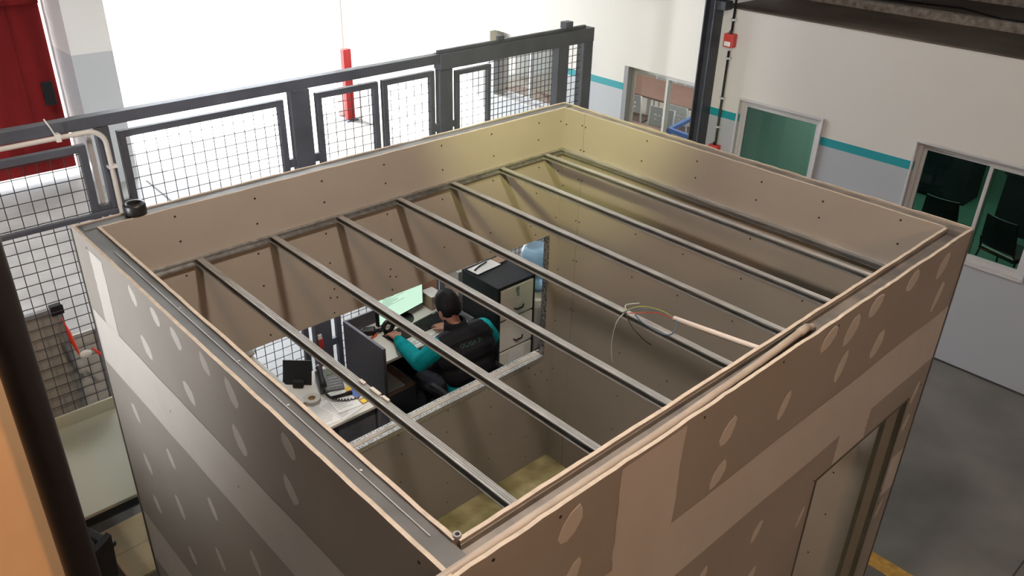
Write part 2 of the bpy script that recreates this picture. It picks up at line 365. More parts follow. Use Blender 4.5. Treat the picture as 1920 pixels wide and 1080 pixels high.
# red gate
o = thing('steel_gate', 'dark red steel gate leaf hung in the far wall', 'gate', (-0.9, YG+0.05, 0))
for i in range(8):
    x0 = i*.375; MB().box(x0, x0+.3742, 0, .035, .075, 4.55).build('gate_panel', 'red_gate', o, .004)
for z in (.30, 2.2): MB().box(0, 3.0, -.03, 0, z, z+.065).build('gate_rail', 'red_gate', o, .003)
MB().box(2.80, 2.93, -.06, -.03, .95, 1.25).build('lock_case', 'black', o, .005)
o = thing('red_gate_jamb', 'red steel gate jamb at the right of the bright opening, shortened for flare', 'gate jamb', (6.16, YG-0.35, 0))  # gate jamb, cut short where flare washes out its upper part
MB().box(0, .14, 0, .10, 0.02, 1.15).build('post', 'red_gate', o, .01); MB().box(-.04, .18, -.03, .13, 0, .02).build('base_plate', 'steel_dark', o)

# ================================================================== BOOTH
booth = thing('plasterboard_booth', 'unfinished open-topped plasterboard booth with metal ceiling joists', 'booth')
struct(box('floor_booth', 'booth_screed', (0.0, LX, 0.0, LY, 0.0, 0.004)), 'yellowish stained floor inside the booth')
T = 0.0125
def board(axis, a0, a1, t0, t1, holes, name, label=None, amp=0.003, seed=1):
    """plasterboard sheet with a hand-cut ragged top edge showing the gypsum core"""
    rnd = random.Random(seed); mb = MB(); ztop = H-0.06
    wall_with_holes(mb, axis, a0, a1, t0, t1, 0.004, ztop, holes)
    n = max(4, int((a1-a0)/0.045)); P = lambda a, t, z: (a, t, z) if axis == 'x' else (t, a, z)
    zs = []; z = 0
    for i in range(n+1):
        z = 0.45*z + rnd.uniform(-amp, amp)*.6; zs.append(H+max(-.006, min(.003, z)))
    for i in range(n):
        b0, b1 = a0+(a1-a0)*i/n, a0+(a1-a0)*(i+1)/n
        mb.cur = 0
        mb.quad(P(b0, t0, ztop), P(b1, t0, ztop), P(b1, t0, zs[i+1]), P(b0, t0, zs[i]))
        mb.quad(P(b0, t1, ztop), P(b1, t1, ztop), P(b1, t1, zs[i+1]), P(b0, t1, zs[i]))
        mb.cur = 1; mb.quad(P(b0, t0, zs[i]), P(b1, t0, zs[i+1]), P(b1, t1, zs[i+1]), P(b0, t1, zs[i])); mb.cur = 0
    mb.quad(P(a0, t0, ztop), P(a0, t1, ztop), P(a0, t1, zs[0]), P(a0, t0, zs[0])); mb.quad(P(a1, t0, ztop), P(a1, t1, ztop), P(a1, t1, zs[-1]), P(a1, t0, zs[-1]))
    o = mb.build(name, ['plasterboard', 'gypsum'], booth)
    if label: o['label'] = label
    return o
DOOR = (1.80, 2.655, -1, 1.87); OPEN = (0.32, 2.655, 0.93, 1.87); OPEN_OUT = (0.28, 2.725, 0.93, 1.87)
out_l = board('y', -W, LY+W, -W, -W+T, [], 'outer_board', 'grey board with pale filler bands', seed=1)
in_l = board('y', 0, LY, -T, 0, [], 'inner_board', seed=2)
out_b = board('x', -W+T, LX+W, LY+W-T, LY+W, [OPEN_OUT], 'outer_board', seed=3)
in_b = board('x', -T, LX+T, LY, LY+T, [OPEN], 'inner_board', 'board pierced by the service opening', amp=.002, seed=4)
out_r = board('y', -W, LY+W-T, LX+W-T, LX+W, [], 'outer_board', amp=.004, seed=5)
in_r = board('y', 0, 2.118, LX, LX+T, [], 'inner_board', amp=.002, seed=6)
in_r2 = board('y', 2.122, LY, LX, LX+T, [], 'inner_board', amp=.002, seed=7)
out_f = board('x', -W+T, LX+W-T, -W, -W+T, [DOOR], 'outer_board', 'warm brown board with filler patches and doorway', amp=.005, seed=8)
in_f = board('x', 0, LX, -T, 0, [DOOR], 'inner_board', amp=.003, seed=9)
# top tracks between the boards: left wall (with a raised centre seam), back, right, front (deeper channel)
c0, c1 = -W+T, -T
MB().box(c0, c1, -W+T, LY+W-T, H-.05, H-.006).build('top_track', 'track_plain', booth)
MB().bar(((c0+c1)/2+.004, 0.05, H-.005), ((c0+c1)/2+.004, LY-.25, H-.005), .003, .004).build('track_seam', 'joist_steel', booth)
for y in (0.35, 0.72, 1.02, 1.45): MB().lathe([(0.0045, 0), (.0045, .002), (0, .003)], ((c0+c1)/2+.012, y, H-.006), 8).build('screw_head', 'joist_steel', booth)
MB().box(T*0-.06, LX+W-T, LY+T, LY+W-T, H-.05, H-.004).build('top_track', 'track_plain', booth)
MB().box(LX+T, LX+W-T, -W+T, LY+T, H-.05, H-.008).build('top_track', 'galvanised_dusty', booth)
mb = MB().box(0.0, LX, -W+T, -T, H-.06, H-.030).box(0, LX, -T-.002, -T, H-.03, H-.012).box(0, LX, -W+T, -W+T+.002, H-.03, H-.012)
mb.build('top_track', 'galvanised_dusty', booth)
# jamb and lintel tracks of both openings
a, b, z0, z1 = OPEN
MB().box(a, b, LY+.0005, LY+W-.0005, z1-.0015, z1-.0002).build('lintel_track', 'galvanised', booth)
MB().box(b-.004, b-.0004, LY-.006, LY+.042, z0, z1-.002).build('jamb_track', 'jamb_steel', booth)
MB().box(a+.0004, a+.004, LY-.001, LY+W-.0005, z0, z1-.002).build('jamb_track', 'galvanised_dusty', booth)
MB().box(a+.004, b-.004, LY-.003, LY+.030, z0+.0005, z0+.004).box(a+.004, b-.004, LY+W-.030, LY+W-.001, z0+.0005, z0+.004).box(a+.004, b-.004, LY-.0035, LY-.0005, z0-.03, z0+.004).build('sill_track', 'joist_steel', booth)
MB().box(a+.004, b-.004, LY+.030, LY+W-.030, z0+.0005, z0+.007).build('sill_batten', 'gypsum', booth)
mb = MB(); k = a+.05
while k < b-.03:
    for yy in (LY+.012, LY+W-.014): mb.lathe([(.0045, 0), (0.0, .0006)], (k+random.uniform(-.006, .006), yy+random.uniform(-.006, .006), z0+.0042), 6)
    k += .021
mb.build('sill_perforation', 'screw', booth, kind='stuff')
a, b, z0, z1 = DOOR
for x0_, x1_ in ((a+.0004, a+.003), (b-.003, b-.0004)):
    for y0_, y1_ in ((-W+.001, -W+.024), (-.024, -.001)): MB().box(x0_, x1_, y0_, y1_, .004, z1-.003).build('jamb_track', 'track_plain', booth)
    MB().box(x0_, x1_, -W+.024, -.024, .004, z1-.003).build('jamb_lining', 'board_grey', booth)
MB().box(a+.003, b-.003, -W+.001, -.001, z1-.003, z1-.0004).build('lintel_track', 'galvanised', booth)
for x in (a, b-.012): MB().box(x, x+.012, -W-.003, -W-.0002, 0.004, z1).build('corner_bead', 'track_plain', booth)
MB().box(a, b, -W-.003, -W-.0002, z1, z1+.008).build('corner_bead', 'track_plain', booth)
for (x, y) in ((-W-.002, LY+W-.006), (LX+W-.004, -W-.002)):
    MB().box(x-.002, x+.008, y-.002, y+.010, .004, H-.012).build('corner_bead', 'track_plain', booth)
# ceiling tracks around the inside
tk = .0012; d = .020; h = .030
MB().box(0.0, LX, LY-tk, LY-.0002, ZC-h, ZC+.003).box(0, LX, LY-d, LY-tk, ZC, ZC+tk).box(0, LX, LY-d, LY-tk, ZC-h, ZC-h+tk).build('ceiling_track', 'galvanised', booth)
MB().box(LX-tk, LX-.0002, 0, LY-d, ZC-h, ZC+.003).box(LX-d, LX-tk, 0, LY-d, ZC, ZC+tk).box(LX-d, LX-tk, 0, LY-d, ZC-h, ZC-h+tk).box(LX-d-.012, LX-d, 0, LY-d, ZC-.002, ZC-.001).build('ceiling_track', 'joist_steel', booth)
MB().box(0.0002, tk, 0, LY-d, ZC-h, ZC+.003).box(tk, d, 0, LY-d, ZC-h, ZC-h+tk).build('ceiling_track', 'galvanised', booth)
MB().box(0.0, LX, 0.0002, tk, ZC-h, ZC+.003).box(0, LX, tk, d, ZC-h, ZC-h+tk).build('ceiling_track', 'galvanised', booth)
# C-section joists, open towards the left wall, ribbed top flange
def joist(x, ov):
    a, b, hh, t = -.008, .022, .026, .0011; zt = ZC-.0008
    top = [(a, zt), (a+.007, zt), (a+.009, zt-.0018), (a+.011, zt), (a+.015, zt), (a+.017, zt-.0018), (a+.019, zt), (a+.023, zt), (a+.025, zt-.0018), (a+.027, zt), (b, zt)]
    sec = top+[(b, zt-hh), (a-.006, zt-hh), (a-.006, zt-hh+.0035)]
    inner = [(a-.006+t, zt-hh+.0035), (a-.006+t, zt-hh+t), (b-t, zt-hh+t), (b-t, zt-t)]+[(u, v-t) for u, v in reversed(top[1:-1])]+[(a+t, zt-t), (a+t, zt-.005), (a, zt-.005)]
    return MB().prism([(u, v) for u, v in sec+inner], .0015, LY-.0015, 'y').build('ceiling_joist', 'joist_steel', booth)
jm = joist(0, 0); jm.location.x = 0.365
for i in range(1, 7):
    c = jm.copy(); C.objects.link(c); c.parent = booth; c.location.x = 0.365+0.3675*i
# a lump of loose packing left on one joist
mb = MB()
for (y, l) in ((.97, .05), (.88, .09), (.83, .06)): mb.box(.372+random.uniform(0, .006), .386+random.uniform(0, .004), y, y+l*.6, ZC+.0002, ZC+.005+random.uniform(0, .004))
tag(mb.build('plaster_crumbs', 'board_pale', None, .002), 'pale plaster crumbs lying on the leftmost joist', 'debris')

# joint filler bands and spotted screws (thin raised filler, children of the boards)
def filler(board_, pts, plane, off):
    n = len(pts); mb = MB()
    if plane == 'x': P = lambda u, v, e: (u, -W-e, v)
    else: P = lambda u, v, e: (-W-e, u, v)
    cx = sum(q[0] for q in pts)/n; cz = sum(q[1] for q in pts)/n
    inn = [(cx+(u-cx)*.93, cz+(v-cz)*.93) for u, v in pts]
    vs_ = [P(u, v, .0002) for u, v in pts]+[P(u, v, off) for u, v in inn]
    return mb.add(vs_, [(i, (i+1) % n, n+(i+1) % n, n+i) for i in range(n)]+[tuple(range(n, 2*n))]).build('filler_patch', 'compound', board_)
def band(board_, u0, u1, v0, v1, plane, horizontal, seed):
    rnd = random.Random(seed); pts = []; N = 14
    if horizontal:
        pts = [(u0+(u1-u0)*i/N, v0+rnd.uniform(-.004, .004)) for i in range(N+1)]+[(u1-(u1-u0)*i/N, v1+rnd.uniform(-.004, .004)) for i in range(N+1)]
    else:
        pts = [(u0+rnd.uniform(-.004, .004), v0+(v1-v0)*i/N) for i in range(N+1)]+[(u1+rnd.uniform(-.004, .004), v1-(v1-v0)*i/N) for i in range(N+1)]
    n = len(pts); e = .0012 if horizontal else .0008
    P = (lambda u, v: (u, -W-e, v)) if plane == 'x' else (lambda u, v: (-W-e, u, v))
    k = N+1
    fs = [(i, i+1, 2*k-2-i, 2*k-1-i) for i in range(N)]
    return MB().add([P(*q) for q in pts], fs).build('joint_band', 'compound', board_)
band(out_f, -W+.01, LX+W-.01, 2.04, 2.315, 'x', True, 1)
band(out_f, .49, .77, 2.31, 2.685, 'x', False, 2); band(out_f, 1.93, 2.20, 1.885, 2.05, 'x', False, 3)
band(out_f, -W+.01, 1.78, .78, 1.08, 'x', True, 4); band(out_f, 2.68, LX+W-.01, 1.25, 1.50, 'x', True, 5)
band(out_l, -W+.01, LY+W-.03, 2.06, 2.325, 'y', True, 6); band(out_l, 2.05, 2.19, 2.31, 2.66, 'y', False, 7)
band(out_l, -W+.01, LY+W-.03, .85, 1.17, 'y', True, 8)
FP = [(2.571,2.60,.05,.055),(2.263,2.635,.052,.045),(1.95,2.64,.055,.045),(1.777,2.60,.05,.06),(1.60,2.635,.05,.045),(2.066,2.418,.045,.06),(2.62,2.438,.03,.07),(1.763,2.447,.035,.06),(1.361,2.462,.03,.055),(1.016,2.539,.038,.05),(1.0,2.37,.04,.05),(.30,2.61,.042,.055),(.318,2.41,.028,.06),(1.368,1.883,.028,.045),(1.018,1.895,.03,.045),(1.741,1.72,.015,.05),(1.40,1.62,.03,.045),(.31,1.9,.03,.05),(.66,1.9,.03,.05),(.31,1.6,.03,.05),(1.0,1.6,.03,.05),(.66,1.6,.03,.05),(2.72,2.0-.12,.02,.06),(2.72,1.15,.02,.06),(2.72,1.7,.02,.05)]
for i, (x, z, a, b) in enumerate(FP):
    rnd = random.Random(100+i); pts = []
    for k in range(9):
        t = 2*PI*k/9; rr = rnd.uniform(.85, 1.08); u = a*math.cos(t)*rr; v = b*math.sin(t)*rr; pts.append((x+u+v*.38, z+v))
    filler(out_f, pts, 'x', .0014)
LP = [(1.75,2.635,.032,.04),(1.548,2.64,.035,.035),(1.379,2.63,.035,.04),(1.719,2.429,.04,.045),(1.158,2.64,.03,.04),(1.353,2.419,.04,.04),(.979,2.62,.034,.05),(.974,2.44,.04,.05),(2.071,1.923,.03,.045),(2.071,1.638,.035,.05),(1.72,1.888,.03,.045),(2.076,1.398,.035,.045),(1.74,1.612,.03,.055),(1.348,1.888,.03,.05),(1.718,1.348,.035,.045),(1.369,1.605,.03,.05),(1.016,1.866,.028,.05),(.633,2.63,.036,.04),(.656,2.45,.036,.045),(.68,1.87,.03,.05),(1.0,1.6,.03,.05),(.35,1.87,.03,.05)]
for i, (y, z, a, b) in enumerate(LP):
    rnd = random.Random(200+i); pts = []
    for k in range(9):
        t = 2*PI*k/9; rr = rnd.uniform(.85, 1.08); u = a*math.cos(t)*rr; v = b*math.sin(t)*rr; pts.append((y+u+v*.45, z+v))
    filler(out_l, pts, 'y', .0014)
# dark drywall screws, joined per board (a few pixels each)
def screws(board_, spots, nrm):
    mb = MB(); n = Vector(nrm)
    for s_ in spots:
        p = Vector(s_); mb.tube([p-n*.001, p+n*.0012], .0052, 7)
    mb.build('screw_heads', 'screw', board_, kind='stuff')
rnd = random.Random(5); J = lambda: rnd.uniform(-.012, .012)
sp = []
for x in (.30, .67, 1.04, 1.41, 1.78, 2.15, 2.52):
    for z in (2.655, 2.53, 2.36, 2.2, 2.04, 1.90): sp.append((x+J(), LY, z+J()))
    for z in (.88, .72, .50, .28, .10): sp.append((x+J(), LY, z+J()))
for x in (1.02, 1.06, 1.40, 1.44, 2.48, 2.54): sp.append((x, LY, 1.99+J())); sp.append((x+.1, LY, .80+J()))
for z in (2.62, 2.3, 1.98, .7, .4): sp.append((LX-.03, LY, z))
screws(in_b, sp, (0, -1, 0))
sp = []
for y in (.18, .55, .92, 1.29, 1.66):
    for z in (2.655, 2.55, 2.34, 2.08, 1.80, 1.5, 1.2, .9, .6, .3): sp.append((LX, y+J()*2, z+J()*2))
for z in (2.62, 2.47, 2.28, 2.0, 1.72, 1.35, 1.0): sp += [(LX, 2.107, z), (LX, 2.135, z+J()*.3)]
for z in (2.6, 2.2, 1.6, 1.2, .8): sp.append((LX, LY-.02, z))
screws(in_r, sp, (-1, 0, 0))
sp = [(x+J(), -W, 2.672+J()*.5) for x in (.04, .25, .86, 1.28, 1.66, 2.3)]+[(LX+W-.05, -W, z) for z in (2.3, 1.9, 1.5)]+[(1.79, -W, 1.88), (2.672, -W, 1.3), (2.69, -W, 1.2)]
screws(out_f, sp, (0, -1, 0))
sp = [(-W, y, z) for y, z in ((2.21, 2.66), (.03, 2.66), (1.05, 2.2), (1.6, 2.2), (.5, 2.2))]
screws(out_l, sp, (-1, 0, 0))
sp = [(LX-.0005, 2.3, 1)]

# electrical conduits on the front wall
o = thing('conduit_run', 'tan plastic conduit lying along the front wall top', 'conduit', (0, -.045, H-.015))
pts = [(-.42, -.022, .010), (0, -.018, .004), (.4, -.016, .003), (.8, -.014, .003), (1.2, -.006, .005), (1.48, .004, .010)]+[(1.52, .005, .008), (1.545, .004, -.001), (1.553, .003, -.010)]
MB().tube(pts, .0128, 12).build('pipe', 'conduit_tan', o, smooth=True)
MB().tube([(1.46, .0033, .0096), (1.515, .0048, .009)], .0152, 12).build('coupling', 'conduit_tan', o, smooth=True)
o = thing('conduit_stub', 'pale conduit stub poking into the booth with loose wires', 'conduit', (1.56, 0, ZC+.04))
MB().tube([(-.04, .50, .0), (0, .25, .004), (.035, .012, .012), (.036, .0002, .012)], .011, 12).build('pipe', 'conduit_pale', o, smooth=True)
def wire(pts, m, r=.0022):
    # smooth through the points
    P = [Vector(q) for q in pts]; out = []
    for i in range(len(P)-1):
        p0, p1, p2, p3 = P[max(i-1, 0)], P[i], P[i+1], P[min(i+2, len(P)-1)]
        for k in range(6):
            t = k/6; out.append(0.5*((2*p1)+(-p0+p2)*t+(2*p0-5*p1+4*p2-p3)*t*t+(-p0+3*p1-3*p2+p3)*t**3))
    out.append(P[-1]); MB().tube(out, r, 6).build('wire', m, o, smooth=True)
wire([(-.04, .49, 0), (-.075, .56, .02), (-.14, .62, .03), (-.175, .645, .012)], 'cable_blue')
wire([(-.038, .49, 0), (-.065, .55, .024), (-.12, .61, .036), (-.18, .65, .014)], 'cable_green')
wire([(-.042, .49, 0), (-.075, .55, .015), (-.13, .59, .02), (-.172, .64, .010)], 'cable_red')
wire([(-.042, .49, 0), (-.08, .46, .01), (-.115, .44, -.005), (-.15, .46, -.012), (-.172, .55, .008), (-.16, .60, .02)], 'cable_blue', .003)
wire([(-.17, .64, .012), (-.20, .58, -.01), (-.19, .52, -.05), (-.17, .50, -.07)], 'black')
wire([(-.17, .645, .012), (-.205, .655, -.03), (-.215, .66, -.13), (-.208, .65, -.22)], 'cable_grey')
wire([(-.17, .62, .012), (-.15, .66, .03), (-.10, .63, .035)], 'cable_grey')

# black spool on the booth corner
o = thing('tape_roll', 'black reel standing on the far left corner of the booth', 'tape roll', (.16, LY+.045, H-.004))
MB().lathe([(.020, .001), (.044, .001), (.046, .010), (.046, .045), (.043, .052), (.026, .052), (.024, .045), (.024, .008)], (0, 0, 0), 24, closed=True).build('roll', 'black', o, smooth=True)
MB().lathe([(.0245, .004), (.028, .004), (.028, .0535), (.0245, .0535)], (0, 0, 0), 20, closed=True).build('core', 'black_matt', o)
MB().box(LX+W+.0002, LX+W+.04, -.045, .02, 2.44, 2.57).build('switch_box', 'black', booth, .006)['label'] = 'small black box on the outside corner'
# metal scrap in the inner corner of the track
tag(MB().lathe([(.006, 0), (.011, 0), (.011, .02), (.006, .02)], (.004, .004, H-.012), 8, closed=True).build('metal_clip', 'alu_dark', booth), None, None)

# ================================================================== FENCE
fence = thing('mesh_fence', 'dark steel fence with framed wire mesh panels behind the desks', 'fence', (0, YF, 0))
def sq(name, x0, x1, z0, z1, dep=.05, parent=fence, m='fence_steel', y=0): return MB().box(x0, x1, y-dep/2, y+dep/2, z0, z1).build(name, m, parent, .003)
for x0, x1 in ((-1.30, -1.22), (.525, .60), (1.785, 1.93)): sq('post', x0, x1, 0, 2.60, .06)
sq('top_rail', -1.30, 3.06, 2.605, 2.675, .07)
def mesh_panel(x0, x1, z0, z1, parent=fence, bar=.042, cell=.072, y=0.0, frame=True, posts=None):
    if frame:
        f = MB().box(x0, x0+bar, y-.02, y+.02, z0, z1).box(x1-bar, x1, y-.02, y+.02, z0, z1).box(x0+bar, x1-bar, y-.02, y+.02, z1-bar, z1).box(x0+bar, x1-bar, y-.02, y+.02, z0, z0+bar)
        fr = f.build('panel_frame', 'fence_steel', parent, .002)
    else: fr = parent; bar = 0
    mb = MB(); t = .0021; X = x0+bar+cell*.5
    while X < x1-bar: mb.box(X-t, X+t, y-t, y+t, z0+bar*.5, z1-bar*.5); X += cell
    Z = z0+bar+cell*.5
    while Z < z1-bar: mb.box(x0+bar*.5, x1-bar*.5, y-3*t, y-t, Z-t, Z+t); Z += cell
    mb.build('wire_mesh', 'wire', fr, kind='stuff')
    return fr
mesh_panel(-1.19, .455, .08, 2.515); mesh_panel(.645, 1.735, .08, 2.555); mesh_panel(1.985, 2.50, .08, 2.555); mesh_panel(2.54, 3.02, .08, 2.555)
for z in (2.10, .55):
    for x0, x1 in ((-1.22, -1.19), (.455, .525), (.60, .645), (1.735, 1.785), (1.93, 1.985), (3.02, 3.06)): sq('hinge_stub', x0, x1, z-.03, z+.03, .035)
sq('cross_bar', -1.22, .62, 2.075, 2.105, .03, y=-.045)
tg = MB().box(1.80, 1.84, -.045, -.031, .55, .64).build('safety_tag', 'red_box', fence); tg['label'] = 'red and white tag'; MB().box(1.80, 1.83, -.045, -.031, .64, .68).build('tag_top', 'white_plastic', tg)
# the taller sliding gate bay to the right
gate = thing('sliding_mesh_gate', 'sliding wire mesh gate hung from a thick dark beam near the white wall', 'gate', (0, YF, 0))
g = lambda n, a, b, c, d, dep=.06, y=0: sq(n, a, b, c, d, dep, gate, y=y)
g('head_beam', 3.061, 4.80, 2.555, 2.675, .09); g('track_rail', 3.061, 4.72, 2.675, 2.70, .03)
g('post', 3.061, 3.19, 0, 2.555, .06); g('post', 4.36, 4.49, 0, 2.555, .08); g('end_post', 4.68, 4.80, 0, 2.555, .08)
g('roller_bracket', 4.44, 4.53, 2.70, 2.755, .07); g('roller_bracket', 3.66, 3.73, 2.70, 2.735, .06)
MB().box(3.60, 3.66, -.005, .005, 2.70, 2.78).build('end_plate', 'alu', gate)
mesh_panel(3.235, 3.60, .08, 2.52, gate, .035, .06); mesh_panel(3.60, 4.36, .1, 2.555, gate, 0, .05, .03, False)
mesh_panel(4.49, 4.68, .08, 2.555, gate, 0, .06, 0, False)
for z in (2.10, .55): g('hinge_stub', 3.19, 3.235, z-.025, z+.025, .03)
# PVC conduit along the fence
o = thing('fence_conduit', 'pale bent conduit clipped along the fence top rail and post', 'conduit', (0, YF-.055, 0))
pts = [(-1.3, 0, 2.585), (-.3, 0, 2.59), (.40, 0, 2.595)]+arc((.47, 0, 2.505), .09, PI/2, 0, 8)[0:]+[(.562, 0, 2.30), (.565, 0, 1.2), (.565, 0, .05)]
MB().tube(pts, .015, 10).build('pipe', 'pvc', o, smooth=True)
for x in (-.6, .30): MB().box(x, x+.025, -.02, .03, 2.575, 2.62).build('clip', 'white_plastic', o)
MB().box(.54, .59, -.02, .03, 2.36, 2.375).build('clip', 'white_plastic', o)
MB().tube([(.305, -.005, 2.60), (.285, -.01, 2.66), (.262, -.012, 2.715)], .004, 6).build('cable_tie', 'white_plastic', o)
MB().box(.485, .51, .035, .06, 0, 2.58).build('back_strip', 'alu', fence)
# red tape flags tied to the fence
o = thing('warning_ribbon', 'red plastic ribbon tied to the left fence mesh', 'ribbon', (.10, YF-.02, 1.42))
MB().tube([(0, 0, .06), (.005, 0, .03), (.012, -.004, -.03), (.02, 0, -.10), (.035, 0, -.18), (.04, 0, -.22)], [.004, .003, .011, .014, .009, .003], 6).build('strip', 'ribbon_red', o)
MB().tube([(.12, 0, -.20), (.15, -.004, -.25), (.19, 0, -.32)], [.004, .010, .003], 6).build('strip', 'ribbon_red', o)
MB().ell((.075, 0, -.23), (.04, .012, .03), 10, 7).build('knot', 'white_plastic', o, smooth=True)
# boards leaning beyond the fence
o = thing('notice_board', 'grey board with a dull metal edge standing behind the left fence', 'board', (-.72, YF+.15, 0))
MB().box(.02, .83, 0, .02, .02, 1.46).build('panel', 'board_grey', o); MB().box(0, .86, -.008, .028, 1.45, 1.48).box(0, .02, -.008, .028, 0, 1.45).box(.83, .86, -.008, .028, 0, 1.45).box(.02, .83, -.008, .028, 0, .03).build('edge_strip', 'alu_dark', o, .002)
MB().box(.80, .875, -.014, .034, 1.43, 1.495).build('corner_cap', 'black', o, .006)
o = thing('notice_board', 'pale board standing beside the grey board behind the fence', 'board', (-.05, YF+.24, 0))
MB().box(0, .36, 0, .02, 0.02, 1.20).build('panel', 'board_pale', o); MB().box(0, .38, -.006, .026, 0, .03).box(.36, .38, -.006, .026, .03, 1.2).build('edge_strip', 'alu_dark', o, .002)

# ================================================================== OFFICE AREA BEHIND THE BOOTH
# computer desk
DX, DY = 1.905, 3.17
desk = thing('computer_desk', 'grey computer desk with dark raised side panels where the worker sits', 'desk', (DX, DY, 0))
DWID = .87
MB().box(.025, DWID-.025, 0, .51, .728, .752).build('desktop', ['desk_top'], desk, .003)
MB().box(.0, .025, 0, .53, 0, .865).build('side_panel', 'desk_dark', desk, .003); MB().box(DWID-.025, DWID, .0, .53, 0, .80).build('side_panel', 'desk_dark', desk, .003)
MB().box(.025, DWID-.025, .51, .53, .30, .865).build('back_panel', 'desk_dark', desk, .003)
MB().box(.025, .30, .03, .46, .40, .42).build('shelf', 'card_brown', desk, .008)
MB().box(.55, DWID-.03, .05, .45, .12, .14).build('shelf', 'desk_dark', desk)
tag(box('paper_stack', 'paper', (DX+.04, DX+.22, DY+.06, DY+.34, .4205, .43), None, .002), 'pale papers on the lower shelf of the computer desk', 'paper')
o = thing('computer_tower', 'black computer tower on the floor under the worker desk', 'computer', (DX+.33, DY+.06, 0))
MB().box(0, .18, 0, .42, .0, .40).build('case', 'black', o, .006); MB().box(.07, .11, -.004, 0, .30, .33).build('power_button', 'key_grey', o); MB().box(.02, .16, -.006, 0, .05, .26).build('front_grille', 'black_matt', o)
# monitor
mo = thing('computer_monitor', 'glowing computer monitor on the worker desk', 'monitor', (2.365, 3.575, .7525), 0.16)
MB().box(-.25, .25, 0, .035, .045, .365).build('housing', 'black', mo, .006); MB().box(-.237, .237, -.002, 0, .060, .352).build('screen', 'screen', mo)
rr = random.Random(3); mb = MB()
for i in range(9): mb.box(-.20+.01*rr.random(), -.20+rr.uniform(.08, .26), -.0028, -.0022, .27-.010*i, .2722-.010*i)
mb.build('screen_text', 'lcd', mo, kind='stuff')
MB().box(-.03, .03, .01, .03, .0, .1).build('stand', 'black', mo, .004); MB().lathe([(.11, 0), (.11, .008), (.03, .014)], (0, .02, 0), 24).build('stand_base', 'black', mo, smooth=False)
# keyboard
kb = thing('keyboard', 'black keyboard lying before the glowing monitor', 'keyboard', (2.50, 3.40, .7525), 0.12)
MB().box(-.15, .15, -.075, .075, 0, .018).build('body', 'black', kb, .005)
mb = MB()
for r in range(5):
    for c_ in range(14): mb.box(-.14+c_*.02, -.124+c_*.02, -.062+r*.024, -.042+r*.024, .018, .0225)
mb.build('keys', 'black_matt', kb, kind='stuff'); MB().box(.10, .13, .055, .062, .018, .0195).build('badge', 'paper', kb)
o = thing('mouse_pad', 'dark mouse pad under the worker hand', 'mouse pad', (2.215, 3.405, .7525), .1); MB().box(-.10, .12, -.085, .085, 0, .004).build('pad', 'black_matt', o, .003)
o = thing('computer_mouse', 'black mouse held by the worker left hand', 'mouse', (2.155, 3.385, .757), .2)
MB().ell((0, 0, .012), (.029, .05, .020), 14, 8).build('shell', 'black', o, smooth=True); MB().tube([(0, .022, .029), (0, .034, .026)], .004, 6).build('wheel', 'key_grey', o)
# ring shaped webcam/lamp
o = thing('desk_ring', 'black ring standing on the desk left of the monitor', 'desk ornament', (2.165, 3.475, .7525))
tor = MB(); 
ring = [(.0, .0)]
vs_ = []; fs = []
for i in range(24):
    a = 2*PI*i/24
    for j in range(8):
        b_ = 2*PI*j/8; R_ = .045+.017*math.cos(b_); vs_.append((R_*math.cos(a), .016*math.sin(b_), .068+R_*math.sin(a)))
for i in range(24):
    for j in range(8): fs.append((i*8+j, ((i+1) % 24)*8+j, ((i+1) % 24)*8+(j+1) % 8, i*8+(j+1) % 8))
MB().add(vs_, fs).build('ring', 'black', o, smooth=True); MB().lathe([(.036, 0), (.036, .008), (.012, .014)], (0, 0, 0), 18).build('foot', 'black', o)
MB().lathe([(.012, -.004), (.012, .004)], (0, 0, .068), 14).build('lens', 'white_plastic', o)
o = thing('hand_scanner', 'black hand scanner at the back corner of the worker desk', 'scanner', (2.045, 3.575, .7525), -.5)
MB().box(-.085, .06, -.038, .038, 0, .05).build('body', 'black', o, .016); MB().box(.06, .105, -.012, .012, .012, .032).build('handle', 'black_matt', o, .004); MB().box(-.05, -.04, -.01, .0, .05, .052).build('indicator', 'paper', o)
o = thing('utility_knife', 'orange utility knife lying on the worker desk', 'knife', (2.035, 3.50, .7525), .35)
MB().prism([(-.06, -.009), (.045, -.010), (.062, .0), (.045, .010), (-.06, .009)], 0, .014).build('handle', 'orange', o, .003); MB().box(-.02, .02, -.004, .004, .014, .018).build('slider', 'black', o)
def paper(name, label, loc, rz, w, l, lines=0, group=None, seed=1, m='paper', th=.0012):
    o = thing(name, label, 'paper', loc, rz, group); MB().box(-w/2, w/2, -l/2, l/2, 0, th).build('sheet', m, o)
    if lines:
        rn = random.Random(seed); mb = MB()
        for i in range(lines):
            y = l/2-.02-(l-.04)*i/lines; mb.box(-w/2+.012, -w/2+.012+rn.uniform(.3, .9)*(w-.03), y-.0022, y+.0008, th, th+.0003)
        mb.build('print', 'ink', o, kind='stuff')
    return o
paper('paper_sheet', 'white sheet right of the worker mouse hand', (2.27, 3.24, .7525), .12, .14, .09, 6, seed=2)
paper('paper_sheet', 'white sheet lying against the front of the keyboard', (2.44, 3.235, .7525), .2, .17, .07, 4, seed=3)
paper('note_pad', 'yellowish note pad right of the keyboard', (2.68, 3.42, .7525), .2, .12, .15, 0, m='card_beige')
